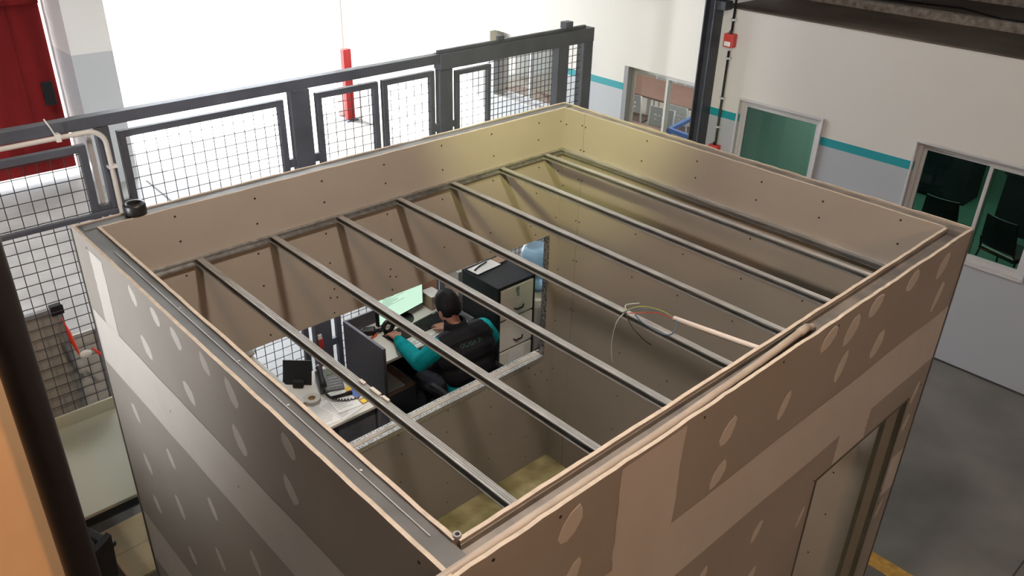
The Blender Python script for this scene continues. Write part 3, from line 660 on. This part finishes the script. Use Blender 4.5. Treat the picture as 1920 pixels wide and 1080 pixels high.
# cartons behind the monitor, on the desk
o = thing('carton', 'small white topped carton behind the worker head', 'box', (2.69, 3.605, .7525), .0)
MB().box(-.055, .055, -.07, .07, 0, .12).build('body', 'card_brown', o, .003); MB().box(-.057, .057, -.072, .072, .1205, .127).build('lid', 'paper', o, .002); MB().box(-.03, .03, -.072, -.0702, .03, .10).build('print_label', 'alu', o)
o = thing('carton', 'tall brown cardboard carton behind the white topped carton', 'box', (2.72, 3.80, 0))
MB().box(-.16, .12, -.07, .09, 0, 1.02).build('body', 'card_brown', o, .003); MB().box(-.165, .125, -.075, .095, .94, 1.025).build('lid', 'card_brown', o, .002)
o = thing('box_file', 'pale box file leaning beside the black filing cabinet', 'file box', (2.895, 3.56, 0))
MB().box(-.035, .10, -.09, .09, 0, 1.05).build('case', 'board_pale', o, .004); MB().lathe([(.018, 0), (.018, .004)], (.03, 0, 1.05), 12).build('finger_hole', 'ink', o)
MB().box(-.105, -.037, -.06, .03, .0, .85).build('red_folder', 'red_box', o, .004)
# filing cabinet
fc = thing('filing_cabinet', 'black filing cabinet with grey drawer fronts behind the worker', 'cabinet', (2.785, 2.905, 0))
cw, cd, ch = .385, .425, 1.145
MB().box(0, cw, .015, cd, .0, ch).build('body', 'cabinet_black', fc, .004)
MB().box(-.004, cw+.004, 0, cd+.004, ch, ch+.018).build('top_panel', 'cabinet_black', fc, .004)
MB().box(0, .02, 0, .015, 0, ch).box(cw-.02, cw, 0, .015, 0, ch).build('front_edge', 'cabinet_black', fc)
for i in range(4):
    zb = .03+i*.28
    dr = MB().box(.022, cw-.022, -.004, .0148, zb, zb+.262).build('drawer', 'drawer_grey', fc, .003)
    MB().tube([(cw*.42, -.004, zb+.070), (cw*.46, -.022, zb+.062), (cw*.62, -.022, zb+.062), (cw*.68, -.004, zb+.072)], .006, 8).build('handle', 'black', dr, smooth=True)
    MB().box(cw*.40, cw*.64, -.006, -.004, zb+.15, zb+.153).box(cw*.40, cw*.64, -.006, -.004, zb+.185, zb+.188).build('label_slot', 'alu', dr)
    if i == 3: MB().box(cw*.46, cw*.54, -.010, -.004, zb+.205, zb+.25).tube([(cw*.5, -.014, zb+.175), (cw*.5, -.014, zb+.215)], .009, 8).build('hasp_lock', 'alu_dark', dr)
    if i == 1: MB().box(cw*.30, cw*.72, -.006, -.0042, zb+.06, zb+.24).build('notice', 'paper', dr)
o = thing('clipboard', 'clipboard with white paper on top of the filing cabinet', 'clipboard', (2.90, 3.24, ch+.0185), .06)
MB().box(-.10, .24, -.05, .075, 0, .006).build('backing', 'black_matt', o, .002); MB().box(-.095, .16, -.062, .055, .0062, .009).build('paper', 'paper', o); MB().box(.16, .24, -.04, .05, .0062, .012).build('card', 'card_brown', o)
MB().tube([(-.08, -.01, .02), (0, .015, .022), (.09, .03, .02)], .006, 8).build('pen', 'black', o)
# water cooler
wc = thing('water_cooler', 'grey water cooler with blue bottle beside the filing cabinet', 'water cooler', (3.335, 3.05, 0))
MB().box(-.15, .15, -.15, .15, 0, .85).build('body', 'cooler_body', wc, .012); MB().lathe([(.15, .85), (.15, .88), (.09, .905), (.05, .91)], (0, 0, 0), 28).build('collar', 'white_plastic', wc, smooth=False)
for x in (-.05, .05): MB().tube([(x, -.15, .74), (x, -.185, .74), (x, -.19, .71)], .011, 8).build('tap', 'alu_dark', wc, smooth=True)
MB().box(.0, .09, -.153, -.15, .80, .85).build('badge', 'alu_dark', wc); MB().box(-.11, .11, -.19, -.15, .48, .50).build('drip_tray', 'alu', wc)
st = MB().box(-.14, .14, -.154, -.1502, .10, .46).build('sticker', 'sticker_blue', wc)
MB().tube([(x*.055, -.156, .27+z*.055) for x, z in [(math.cos(t*PI/9), math.sin(t*PI/9)) for t in range(-12, 5)]], .006, 6).tube([(0, -.156, .27), (-.005, -.156, .33), (.0, -.156, .37)], [.02, .012, .002], 8).build('emblem', 'paper', st, smooth=True)
prof = [(0.045, 0.905), (0.055, 0.94), (0.125, 0.97), (0.134, 0.99), (0.134, 1.05), (0.128, 1.065), (0.134, 1.08), (0.134, 1.14), (0.128, 1.155), (0.134, 1.17), (0.134, 1.25), (0.12, 1.285), (0.085, 1.295), (0.07, 1.28), (0.0, 1.272)]
MB().lathe(prof, (0, 0, 0), 36).build('bottle', 'water_blue', wc, smooth=True)
MB().lathe([(.04, .915), (.118, .978), (.127, 1.0), (.127, 1.165), (0, 1.166)], (0, 0, 0), 30).build('water', 'water_blue', wc, smooth=True)

# phone desk
pd = thing('phone_desk', 'grey desk with phone and papers at the left of the booth opening', 'desk', (1.10, 2.78, 0))
MB().box(.012, .53, 0, .64, .73, .752).build('desktop', 'desk_top', pd, .003); MB().box(-.012, .012, .10, .90, .0, .95).build('side_panel', 'board_pale', pd, .002)
MB().box(.05, .09, .04, .60, 0, .73).build('leg_panel', 'desk_dark', pd); MB().box(.50, .53, .04, .60, 0, .73).build('leg_panel', 'desk_dark', pd)
ped = MB().box(.20, .49, .05, .55, .06, .715).build('pedestal', 'desk_dark', pd, .003); MB().box(.21, .48, .045, .05, .40, .70).box(.21, .48, .045, .05, .08, .38).build('drawer_front', 'desk_dark', ped, .002)
MB().tube([(.14, .3, .70), (.16, .26, .45), (.20, .3, .25), (.15, .28, .02)], .008, 6).build('cable', 'black', pd, smooth=True)
o = thing('clamp_lamp', 'small white spotlight clamped on the pale desk panel', 'lamp', (1.10, 3.60, .9505), .3)
MB().lathe([(.0, .075), (.022, .07), (.03, .03), (.034, .01)], (0, 0, 0), 14).build('head', 'white_plastic', o, smooth=True); MB().box(-.02, .02, -.02, .02, -.0, .015).build('clamp', 'black', o)
MB().tube([(0, .01, .07), (.03, .02, .085), (.045, .0, .03), (.03, -.03, .0)], .003, 6).build('cable', 'black', o)
# desk phone
ph = thing('desk_phone', 'black desk telephone with a green display', 'telephone', (1.465, 3.19, .7525), -.38)
MB().prism([(-.10, 0), (.10, 0), (.10, .075), (.075, .085), (-.10, .022)], -.085, .085, 'x').build('base', 'key_grey', ph, .008)
sl = math.atan2(.063, .175)
def onface(x0, x1, y0, y1, e, nm, m, par):
    f = lambda y: .022+(y+.10)*math.tan(sl)
    MB().add([(x0, y0, f(y0)), (x1, y0, f(y0)), (x1, y1, f(y1)), (x0, y1, f(y1)), (x0, y0, f(y0)+e), (x1, y0, f(y0)+e), (x1, y1, f(y1)+e), (x0, y1, f(y1)+e)], [(3,2,1,0),(4,5,6,7),(0,1,5,4),(1,2,6,5),(2,3,7,6),(3,0,4,7)]).build(nm, m, par)
onface(-.015, .075, .02, .065, .004, 'display', 'lcd', ph)
for r in range(4):
    for c_ in range(4): onface(-.008+c_*.022, .006+c_*.022, -.085+r*.022, -.072+r*.022, .005, 'key', 'alu_dark', ph)
MB().tube([(-.055, -.095, .055), (-.055, -.07, .075), (-.055, 0, .098), (-.055, .06, .115), (-.055, .085, .10)], [.024, .022, .016, .022, .024], 12).build('handset', 'black', ph, smooth=True)
co = MB(); pts = []
for i in range(90): t = i/89; a = i*1.1; pts.append((-.055+.22*t*t+.007*math.cos(a), -.10-.10*math.sin(t*2.2)-.05*t, .014+.007*math.sin(a)+.02*(1-t)))
co.tube(pts, .004, 5).build('cord', 'black', ph, smooth=True)
o = thing('black_marker', 'thick black marker lying on the papers by the phone', 'marker', (1.445, 3.01, .7605), -.25)
MB().tube([(-.07, 0, .011), (.03, 0, .011), (.035, 0, .011), (.075, 0, .011)], [.010, .011, .0125, .0125], 12).build('barrel', 'black', o, smooth=True); MB().box(.03, .07, -.003, .003, .0225, .026).build('pocket_clip', 'black_matt', o)
o = thing('desk_stand', 'black folded display stand left of the telephone', 'stand', (1.315, 3.36, .7525), -.75)
MB().add([(-.10, -.035, 0), (.10, -.035, 0), (.10, -.025, 0), (-.10, -.025, 0), (-.10, .03, .16), (.10, .03, .16), (.10, .04, .16), (-.10, .04, .16)], [(3,2,1,0),(4,5,6,7),(0,1,5,4),(1,2,6,5),(2,3,7,6),(3,0,4,7)]).build('front_panel', 'black', o, .002)
MB().add([(-.06, .10, 0), (.06, .10, 0), (.06, .108, 0), (-.06, .108, 0), (-.06, .036, .15), (.06, .036, .15), (.06, .044, .15), (-.06, .044, .15)], [(3,2,1,0),(4,5,6,7),(0,1,5,4),(1,2,6,5),(2,3,7,6),(3,0,4,7)]).build('strut', 'black', o)
MB().box(-.02, .05, -.075, -.036, 0, .05).build('card_holder', 'black_matt', o, .004)
o = thing('tape_roll', 'pale roll of tape at the desk corner near the booth wall', 'tape roll', (1.27, 3.10, .7525)); MB().lathe([(.028, 0), (.058, 0), (.058, .03), (.028, .03)], (0, 0, 0), 26, closed=True).build('roll', 'board_pale', o)
MB().lathe([(.024, .0), (.0278, .0), (.0278, .031), (.024, .031)], (0, 0, 0), 20, closed=True).build('core', 'card_beige', o)
paper('paper_sheet', 'printed form nearest the booth left wall, lowest of the phone desk papers', (1.30, 2.93, .7525), -.10, .20, .26, 14, seed=4)
paper('paper_sheet', 'printed form in the middle of the phone desk papers', (1.385, 2.92, .7542), .22, .19, .24, 12, seed=5)
paper('paper_sheet', 'printed form topmost on the phone desk under the black marker', (1.43, 2.975, .7559), -.12, .17, .25, 10, seed=6, th=.004)
o = thing('booklet', 'yellow and blue booklet on the phone desk', 'booklet', (1.548, 2.965, .7525), .02)
MB().box(-.042, .042, -.115, .115, 0, .008).build('cover', 'card_brown', o)
MB().box(-.042, .042, .075, .115, .008, .009).build('cover_print', 'yellow', o); MB().add([(-.042, .075, .0085), (-.002, .075, .0085), (-.042, .03, .0085)], [(0, 1, 2)]).build('cover_print', 'booklet_orange', o)
MB().add([(-.042, .03, .0086), (-.002, .075, .0086), (.042, .075, .0086), (.042, -.035, .0086), (-.03, -.035, .0086), (-.042, .0, .0086)], [(0, 1, 2, 3, 4, 5)]).build('cover_print', 'booklet_blue', o)
MB().box(-.03, .042, -.058, -.043, .008, .009).build('cover_print', 'paper', o); MB().box(-.038, .042, -.115, -.075, .008, .009).build('cover_print', 'yellow', o)

# office chairs
def office_chair(label, loc, rz, zb=.56, zt=.86):
    o = thing('office_chair', label, 'chair', loc, rz)
    MB().box(-.22, .22, -.20, .22, .42, .485).build('seat', 'black_fabric', o, .03)
    mb = MB(); n = 8
    for i in range(n):
        a0_, a1_ = -.20+.40*i/n, -.20+.40*(i+1)/n; f = lambda x: -.235-.0*x+.9*x*x
        mb.add([(a0_, f(a0_), zb), (a1_, f(a1_), zb), (a1_, f(a1_)+.045, zb), (a0_, f(a0_)+.045, zb), (a0_, f(a0_)-.03, zt), (a1_, f(a1_)-.03, zt), (a1_, f(a1_)+.01, zt), (a0_, f(a0_)+.01, zt)], [(3,2,1,0),(4,5,6,7),(0,1,5,4),(1,2,6,5),(2,3,7,6),(3,0,4,7)])
    mb.build('backrest', 'black_fabric', o, smooth=False)
    MB().bar((0, -.16, .43), (0, -.225, .62), .06, .02).build('back_bracket', 'black', o)
    for s in (-1, 1):
        ar = MB().box(s*.235, s*.285, -.12, .13, .655, .69).build('armrest', 'black', o, .012); MB().bar((s*.26, 0, .44), (s*.26, 0, .66), .03, .045, (0, 1, 0)).bar((s*.20, 0, .44), (s*.27, 0, .44), .045, .02).build('arm_support', 'black', ar)
    MB().tube([(0, 0, .10), (0, 0, .43)], [.03, .024], 12).build('column', 'black', o, smooth=True)
    for i in range(5):
        a = 2*PI*i/5+.3; lg = MB().bar((0, 0, .095), (.27*math.cos(a), .27*math.sin(a), .075), .04, .03).build('base_leg', 'black', o)
        MB().tube([(.27*math.cos(a)-.015*math.sin(a), .27*math.sin(a)+.015*math.cos(a), .028), (.27*math.cos(a)+.015*math.sin(a), .27*math.sin(a)-.015*math.cos(a), .028)], .028, 12).build('caster', 'black_matt', lg, smooth=True)
    return o
office_chair('black office chair under the worker', (2.33, 2.70, 0), 0.06, .50, .70)
office_chair('black office chair pushed to the white desk at the lower left', (-.47, 2.78, 0), .35)

# white desk at the left
wd = thing('white_desk', 'white desk with a black steel frame left of the booth', 'desk', (-1.40, 2.985, 0))
MB().box(0, 1.66, .0, .93, .728, .752).build('desktop', 'white_desk', wd, .003); MB().box(0, 1.66, .90, .918, .752, .84).build('upstand', 'white_desk', wd, .002)
MB().box(0, 1.66, -.006, .02, .69, .727).box(0, .04, .02, .90, .69, .727).box(1.62, 1.66, .02, .90, .69, .727).build('frame', 'black', wd)
MB().tube([(.2, .04, .66), (1.48, .04, .66), (1.54, .04, .68)], .018, 10).build('cable_channel', 'steel_dark', wd, smooth=True)
for x in (.03, 1.60):
    for y in (.03, .86): MB().box(x, x+.04, y, y+.04, 0, .69).build('leg', 'black', wd)
paper('paper_sheet', 'white scrap of paper on the white desk nearest the fence', (-.22, 3.56, .7525), .3, .12, .06)
paper('paper_sheet', 'white scrap of paper near the front edge of the white desk', (-.27, 3.24, .7525), 1.2, .14, .08)
o = thing('cardboard_sheet', 'beige cardboard sheet on the floor under the white desk', 'cardboard', (.02, 3.10, 0), .05)
MB().box(-.10, .38, 0, .55, 0, .03).build('sheet', 'card_beige', o, .004); MB().box(-.10, .38, .27, .275, .03, .031).build('fold', 'card_brown', o)

# ================================================================== PERSON
def caps(mb, p, q, r0, r1, n=6, seg=12, sx=1.0):
    p, q = Vector(p), Vector(q); L = (q-p).length; t = (q-p).normalized()
    pts = []; rs = []
    for i in range(5): a = -PI/2+PI/2*i/4; pts.append(p+t*r0*math.sin(a)*1.0); rs.append(max(.0008, r0*math.cos(a)))
    for i in range(1, n): pts.append(p.lerp(q, i/n)); rs.append(r0+(r1-r0)*i/n)
    for i in range(5): a = PI/2*i/4; pts.append(q+t*r1*math.sin(a)); rs.append(max(.0008, r1*math.cos(a)))
    mb.tube(pts, rs, seg)
per = thing('person', 'seated person in a black vest over a teal work shirt using the computer', 'person', (2.30, 2.70, 0))
OFF = Vector((2.30, 2.70, 0))
prims = []   # (kind, data, material index)  0 skin 1 teal 2 vest 3 trousers
def cap(p, q, r0, r1, mi): prims.append((Vector(p)-OFF, Vector(q)-OFF, r0, r1, mi))
pel = (2.31, 2.66, .55); wst = (2.29, 2.665, .74); chest = (2.285, 2.715, .93); neck = (2.275, 2.80, 1.075)
LS, RS = (2.085, 2.755, 1.015), (2.46, 2.715, 1.04)
cap((2.24, 2.66, .56), (2.38, 2.655, .56), .115, .115, 3)
cap((2.22, 2.665, .68), (2.37, 2.655, .69), .105, .105, 1)
cap((2.205, 2.68, .80), (2.385, 2.665, .81), .122, .122, 2)
cap((2.185, 2.715, .92), (2.405, 2.695, .93), .125, .125, 2)
cap((2.135, 2.745, 1.01), (2.435, 2.715, 1.025), .094, .094, 2)
cap((2.25, 2.765, 1.05), (2.31, 2.755, 1.055), .072, .072, 2)
cap((2.275, 2.79, 1.06), (2.28, 2.845, 1.135), .056, .054, 0)
cap(LS, (2.035, 2.90, .835), .074, .064, 1); cap((2.035, 2.90, .835), (2.095, 3.19, .815), .066, .054, 1)
cap((2.095, 3.19, .815), (2.125, 3.285, .802), .046, .040, 1)
cap((2.12, 3.27, .802), (2.138, 3.325, .795), .026, .027, 0)
cap(RS, (2.62, 2.80, .865), .078, .066, 1); cap((2.62, 2.80, .865), (2.56, 3.06, .80), .064, .052, 1); cap((2.56, 3.06, .80), (2.53, 3.13, .79), .044, .038, 1)
cap((2.535, 3.12, .79), (2.515, 3.20, .785), .026, .026, 0)
for sx in (-1, 1):
    cap((2.31+sx*.085, 2.68, .56), (2.31+sx*.13, 3.06, .55), .095, .070, 3); cap((2.31+sx*.13, 3.06, .55), (2.31+sx*.13, 3.10, .12), .064, .048, 3)
    cap((2.31+sx*.13, 3.08, .06), (2.31+sx*.14, 3.23, .04), .042, .036, 3)
# hands: palm, four fingers, thumb
def hand(wr, pc, fdir, side, spread=1.0, drop=.012):
    wr, pc, fd, sd = Vector(wr), Vector(pc), Vector(fdir).normalized(), Vector(side).normalized()
    for k in (-.026, -.009, .009, .026): cap(wr+sd*k*.7, pc+sd*k, .013, .0125, 0)
    for i, (k, L) in enumerate(((-.030, .055), (-.0105, .068), (.0105, .074), (.030, .066))):
        a = pc+sd*k+fd*.008; b_ = a+fd*L*.5+sd*k*.25*spread+Vector((0, 0, .004)); c_ = b_+fd*L*.5+sd*k*.15*spread-Vector((0, 0, drop+.010))
        cap(a, b_, .0092, .0085, 0); cap(b_, c_, .0085, .0072, 0)
    a = wr.lerp(pc, .35)+sd*.030; b_ = a+fd*.030+sd*.026; c_ = b_+fd*.034+sd*.004-Vector((0, 0, .012)); cap(a, b_, .0125, .0105, 0); cap(b_, c_, .0105, .0085, 0)
hand((2.138, 3.325, .798), (2.146, 3.372, .800), (.10, 1, -.10), (1, -.10, 0))
hand((2.515, 3.20, .787), (2.508, 3.245, .792), (-.12, 1, -.05), (-1, -.1, 0))
hc = Vector((2.283, 2.893, 1.215))-OFF; hfd = Vector((-.10, .90, -.40)).normalized(); hup = (Vector((0, 0, 1))-hfd*hfd.z).normalized(); hsd = hfd.cross(hup).normalized()
HR = Matrix((hsd, hfd, hup)).transposed()
mb = MB(); tags = []
for (p, q, r0, r1, mi) in prims: caps(mb, p, q, r0, r1)
mb.ell(hc, (.074, .094, .108), 20, 14, HR); mb.ell(hc+HR @ Vector((0, .03, -.055)), (.058, .066, .066), 16, 10, HR)
mb.ell(hc+HR @ Vector((0, .098, -.028)), (.014, .020, .024), 10, 8, HR)
for s in (-1, 1): mb.ell(hc+HR @ Vector((s*.076, -.005, -.02)), (.010, .018, .030), 10, 8, HR)
mb.ell(hc+HR @ Vector((0, .088, -.068)), (.024, .012, .009), 10, 8, HR)
tmp = mb.build('tmp_body', 'skin', None)
rm = tmp.modifiers.new('remesh', 'REMESH'); rm.mode = 'VOXEL'; rm.voxel_size = .0065
sm = tmp.modifiers.new('smooth', 'SMOOTH'); sm.factor = .5; sm.iterations = 4
dg = bpy.context.evaluated_depsgraph_get(); me = bpy.data.meshes.new_from_object(tmp.evaluated_get(dg)); me.name = 'body'
bpy.data.objects.remove(tmp)
me.materials.clear()
for m in ('skin', 'teal', 'vest', 'trousers'): me.materials.append(MATS[m])
def seg_d(P, p, q, r0, r1):
    d = q-p; t = max(0, min(1, (P-p).dot(d)/max(1e-9, d.length_squared))); return (P-p-d*t).length-(r0+(r1-r0)*t)
for f in me.polygons:
    c_ = f.center; best = 1e9; bi = 0
    hl = HR.transposed() @ (c_-hc); e = Vector((hl.x/.074, hl.y/.094, hl.z/.108)).length
    if c_.z > .98 and e < 1.25: bi = 0; 
    else:
        for (p, q, r0, r1, mi) in prims:
            dd = seg_d(c_, p, q, r0, r1)
            if dd < best: best = dd; bi = mi
    f.material_index = bi; f.use_smooth = True
body = bpy.data.objects.new('body', me); C.objects.link(body); body.parent = per
# hair cap
mb = MB(); rn = random.Random(9); seg, rings = 36, 22; vs_ = []; fs = []
for i in range(rings+1):
    th = PI*i/rings
    for j in range(seg):
        phi = 2*PI*j/seg; k = 1.0+rn.uniform(-.02, .03)
        v = Vector((.084*math.sin(th)*math.cos(phi)*k, (.104*math.sin(th)*math.sin(phi)-.005)*k, .121*math.cos(th)*k+.005))
        # hairline: front of the face and below the nape pulled inside the head
        if (v.y > .045 and v.z < .055) or v.z < -.075 or (v.y > 0 and v.z < -.02): v *= .86
        vs_.append(hc+HR @ v)
for i in range(rings):
    for j in range(seg): fs.append((i*seg+j, (i+1)*seg+j, (i+1)*seg+(j+1) % seg, i*seg+(j+1) % seg))
MB().add(vs_, fs).build('hair', 'hair', per, smooth=True)
for s in (-1, 1): MB().ell(hc+HR @ Vector((s*.030, .083, -.008)), (.011, .009, .008), 10, 8, HR).build('eye', 'eye_white', per, smooth=True)
# stand-up collar of the vest
mb = MB(); vs_ = []; fs = []; n = 20
for i in range(n+1):
    a = -PI*.97+PI*1.94*i/n-PI/2
    for (r, z, yy) in ((.098, 1.055, -.01), (.082, 1.135, .006), (.066, 1.137, .008), (.070, 1.055, 0)): vs_.append(Vector((2.28+r*math.cos(a), 2.80+yy+r*.86*math.sin(a), z))-OFF)
for i in range(n):
    for j in range(4): fs.append((i*4+j, (i+1)*4+j, (i+1)*4+(j+1) % 4, i*4+(j+1) % 4))
MB().add(vs_, fs).build('collar', 'vest', per, smooth=True)
# lettering printed on the back of the vest, laid onto the cloth
tc = bpy.data.curves.new('lettering', 'FONT'); tc.body = 'OCASA 71'; tc.size = .040; tc.align_x = 'CENTER'; tc.extrude = 0
to = bpy.data.objects.new('lettering', tc); C.objects.link(to); dg = bpy.context.evaluated_depsgraph_get(); dg.update()
tme = bpy.data.meshes.new_from_object(to.evaluated_get(dg)); bpy.data.objects.remove(to)
bv = BVHTree.FromPolygons([v.co for v in me.vertices], [tuple(p.vertices) for p in me.polygons])
for v in tme.vertices:
    x, z = v.co.x+2.285-2.30, v.co.y+1.015
    hit = bv.ray_cast(Vector((x, -1, z)), Vector((0, 1, 0)))
    v.co = Vector((x, (hit[0].y if hit[0] else -.1)-.003, z))
tme.materials.clear(); tme.materials.append(MATS['vest_text'])
lo = bpy.data.objects.new('lettering', tme); C.objects.link(lo); lo.parent = body; lo['label'] = 'green lettering on the vest back'

# ================================================================== CANTEEN AND OFFICE FURNITURE
def long_table(label, x0, x1, y0, y1):
    o = thing('canteen_table', label, 'table', (x0, y0, 0)); w, l = x1-x0, y1-y0
    MB().box(0, w, 0, l, .72, .75).build('tabletop', 'table_brown', o, .004)
    for x in (.06, w-.10):
        for y in (.1, l/2, l-.14): MB().box(x, x+.04, y, y+.04, 0, .72).build('leg', 'chair_metal', o)
    return o
long_table('long brown canteen table farther from the window', 9.05, 10.0, 4.6, 8.4)
long_table('long brown canteen table nearer the window', 7.15, 7.95, 5.35, 8.2)
def canteen_chair(label, loc, rz, proto=[None]):
    if proto[0] is None:
        o = thing('canteen_chair', label, 'chair', loc, rz, 'metal chairs in the canteen')
        MB().box(-.20, .20, -.19, .20, .43, .46).build('seat', 'seat_dark', o, .01)
        for s in (-1, 1):
            MB().tube([(s*.20, .19, 0), (s*.20, .18, .44)], .013, 8).build('leg', 'chair_metal', o, smooth=True)
            MB().tube([(s*.20, -.22, 0), (s*.20, -.20, .45), (s*.195, -.24, .86)], .013, 8).build('leg', 'chair_metal', o, smooth=True)
        mb = MB()
        wall_with_holes(mb, 'x', -.19, .19, -.237, -.225, .60, .86, [(-.12, -.01, .68, .70), (.02, .12, .68, .70), (-.12, -.01, .74, .76), (.02, .12, .74, .76)])
        mb.build('backrest', 'chair_metal', o); proto[0] = o; return o
    c = copy_tree(proto[0]); c.location = loc; c.rotation_euler = (0, 0, rz); c['label'] = label; return c
L = 'pale metal canteen chair '
canteen_chair(L+'at the far table, back to us, left', (8.88, 6.55, 0), -PI/2+.15)
canteen_chair(L+'at the far table, back to us, right', (8.92, 5.70, 0), -PI/2)
canteen_chair(L+'across the far table, left', (10.22, 7.20, 0), PI/2)
canteen_chair(L+'across the far table, middle', (10.22, 6.62, 0), PI/2)
canteen_chair(L+'nearest the window behind the near table', (8.20, 5.72, 0), PI/2+.1)
canteen_chair(L+'at the far table close beside the dark column', (8.92, 5.10, 0), -PI/2)
canteen_chair(L+'at the far left behind the window reveal', (8.9, 7.3, 0), -PI/2)
o = thing('blue_frame', 'blue steel trolley frame just inside the canteen window', 'trolley', (7.55, 4.45, 0))
BQ = ((.07, .55), (.93, .70), (.86, .12), (0, 0))
for k in range(4):
    p, q = BQ[k], BQ[(k+1) % 4]; MB().bar((p[0], p[1], .90), (q[0], q[1], .90), .05, .05).build('rail', 'blue_steel', o); MB().bar((p[0], p[1], 0), (p[0], p[1], .874), .045, .045).build('leg', 'blue_steel', o)
MB().bar((BQ[0][0], BQ[0][1], .4), (BQ[1][0], BQ[1][1], .4), .04, .04).build('brace', 'blue_steel', o); MB().bar((BQ[3][0], BQ[3][1], .4), (BQ[2][0], BQ[2][1], .4), .04, .04).build('brace', 'blue_steel', o)

def visitor_chair(label, loc, rz, proto=[None]):
    if proto[0] is None:
        o = thing('visitor_chair', label, 'chair', loc, rz, 'black chairs in the dark office')
        MB().box(-.22, .22, -.20, .22, .42, .475).build('seat', 'black', o, .025)
        mb = MB()
        for i in range(8):
            a0_, a1_ = -.20+.05*i, -.15+.05*i; f = lambda x: -.25+.8*x*x
            mb.add([(a0_, f(a0_), .52), (a1_, f(a1_), .52), (a1_, f(a1_)+.03, .52), (a0_, f(a0_)+.03, .52), (a0_*.85, f(a0_)-.06, .86), (a1_*.85, f(a1_)-.06, .86), (a1_*.85, f(a1_)-.035, .86), (a0_*.85, f(a0_)-.035, .86)], [(3,2,1,0),(4,5,6,7),(0,1,5,4),(1,2,6,5),(2,3,7,6),(3,0,4,7)])
        mb.build('backrest', 'black', o)
        for s in (-1, 1):
            MB().tube([(s*.23, .24, 0), (s*.21, .16, .43)], .011, 8).build('leg', 'black', o); MB().tube([(s*.23, -.26, 0), (s*.21, -.16, .43), (s*.18, -.25, .60)], .011, 8).build('leg', 'black', o)
        proto[0] = o; return o
    c = copy_tree(proto[0]); c.location = loc; c.rotation_euler = (0, 0, rz); c['label'] = label; return c
visitor_chair('black chair in the dark office at the right edge of the picture', (8.30, 1.02, 0), -1.9)
visitor_chair('black chair in the dark office half hidden by the booth corner', (8.40, 1.74, 0), -PI/2)
o = thing('office_desk', 'dark desk at the back of the green floored office', 'desk', (9.9, .2, 0))
MB().box(0, .8, 0, 1.5, .72, .75).build('desktop', 'black', o, .003); MB().box(.02, .05, .05, 1.45, 0, .72).build('modesty_panel', 'cabinet_black', o); MB().box(.05, .78, 0.02, .05, 0, .72).box(.05, .78, 1.45, 1.48, 0, .72).build('side_panel', 'cabinet_black', o)
o = thing('office_cabinet', 'dark low cabinet behind the left pane of the office window', 'cabinet', (10.4, 2.2, 0))
MB().box(.02, .5, 0, 1.3, 0, 1.1).build('body', 'cabinet_black', o, .004)
for i in range(2): MB().box(0, .02, .02+i*.64, .62+i*.64, .04, 1.07).build('door', 'cabinet_black', o, .003)

# ================================================================== NEAR THE CAMERA
o = thing('black_pole', 'black round pole close to the camera at the lower left', 'pole', (-.675, .50, 0))
MB().tube([(0, 0, .01), (0, 0, 6.58)], .034, 24).build('tube', 'pole_black', o, smooth=True); MB().lathe([(.09, 0), (.09, .012), (.034, .013)], (0, 0, 0), 20).build('base_flange', 'pole_black', o)
o = thing('stair_panel', 'orange lit plain panel beside the black pole at the lower left corner', 'panel', (-1.75, .63, 0))
MB().box(0, 1.07, 0, .05, 0, 3.25).build('sheet', 'tan_panel', o, .003); MB().box(0, 1.07, -.004, .054, 3.25, 3.27).build('cap', 'tan_panel', o)
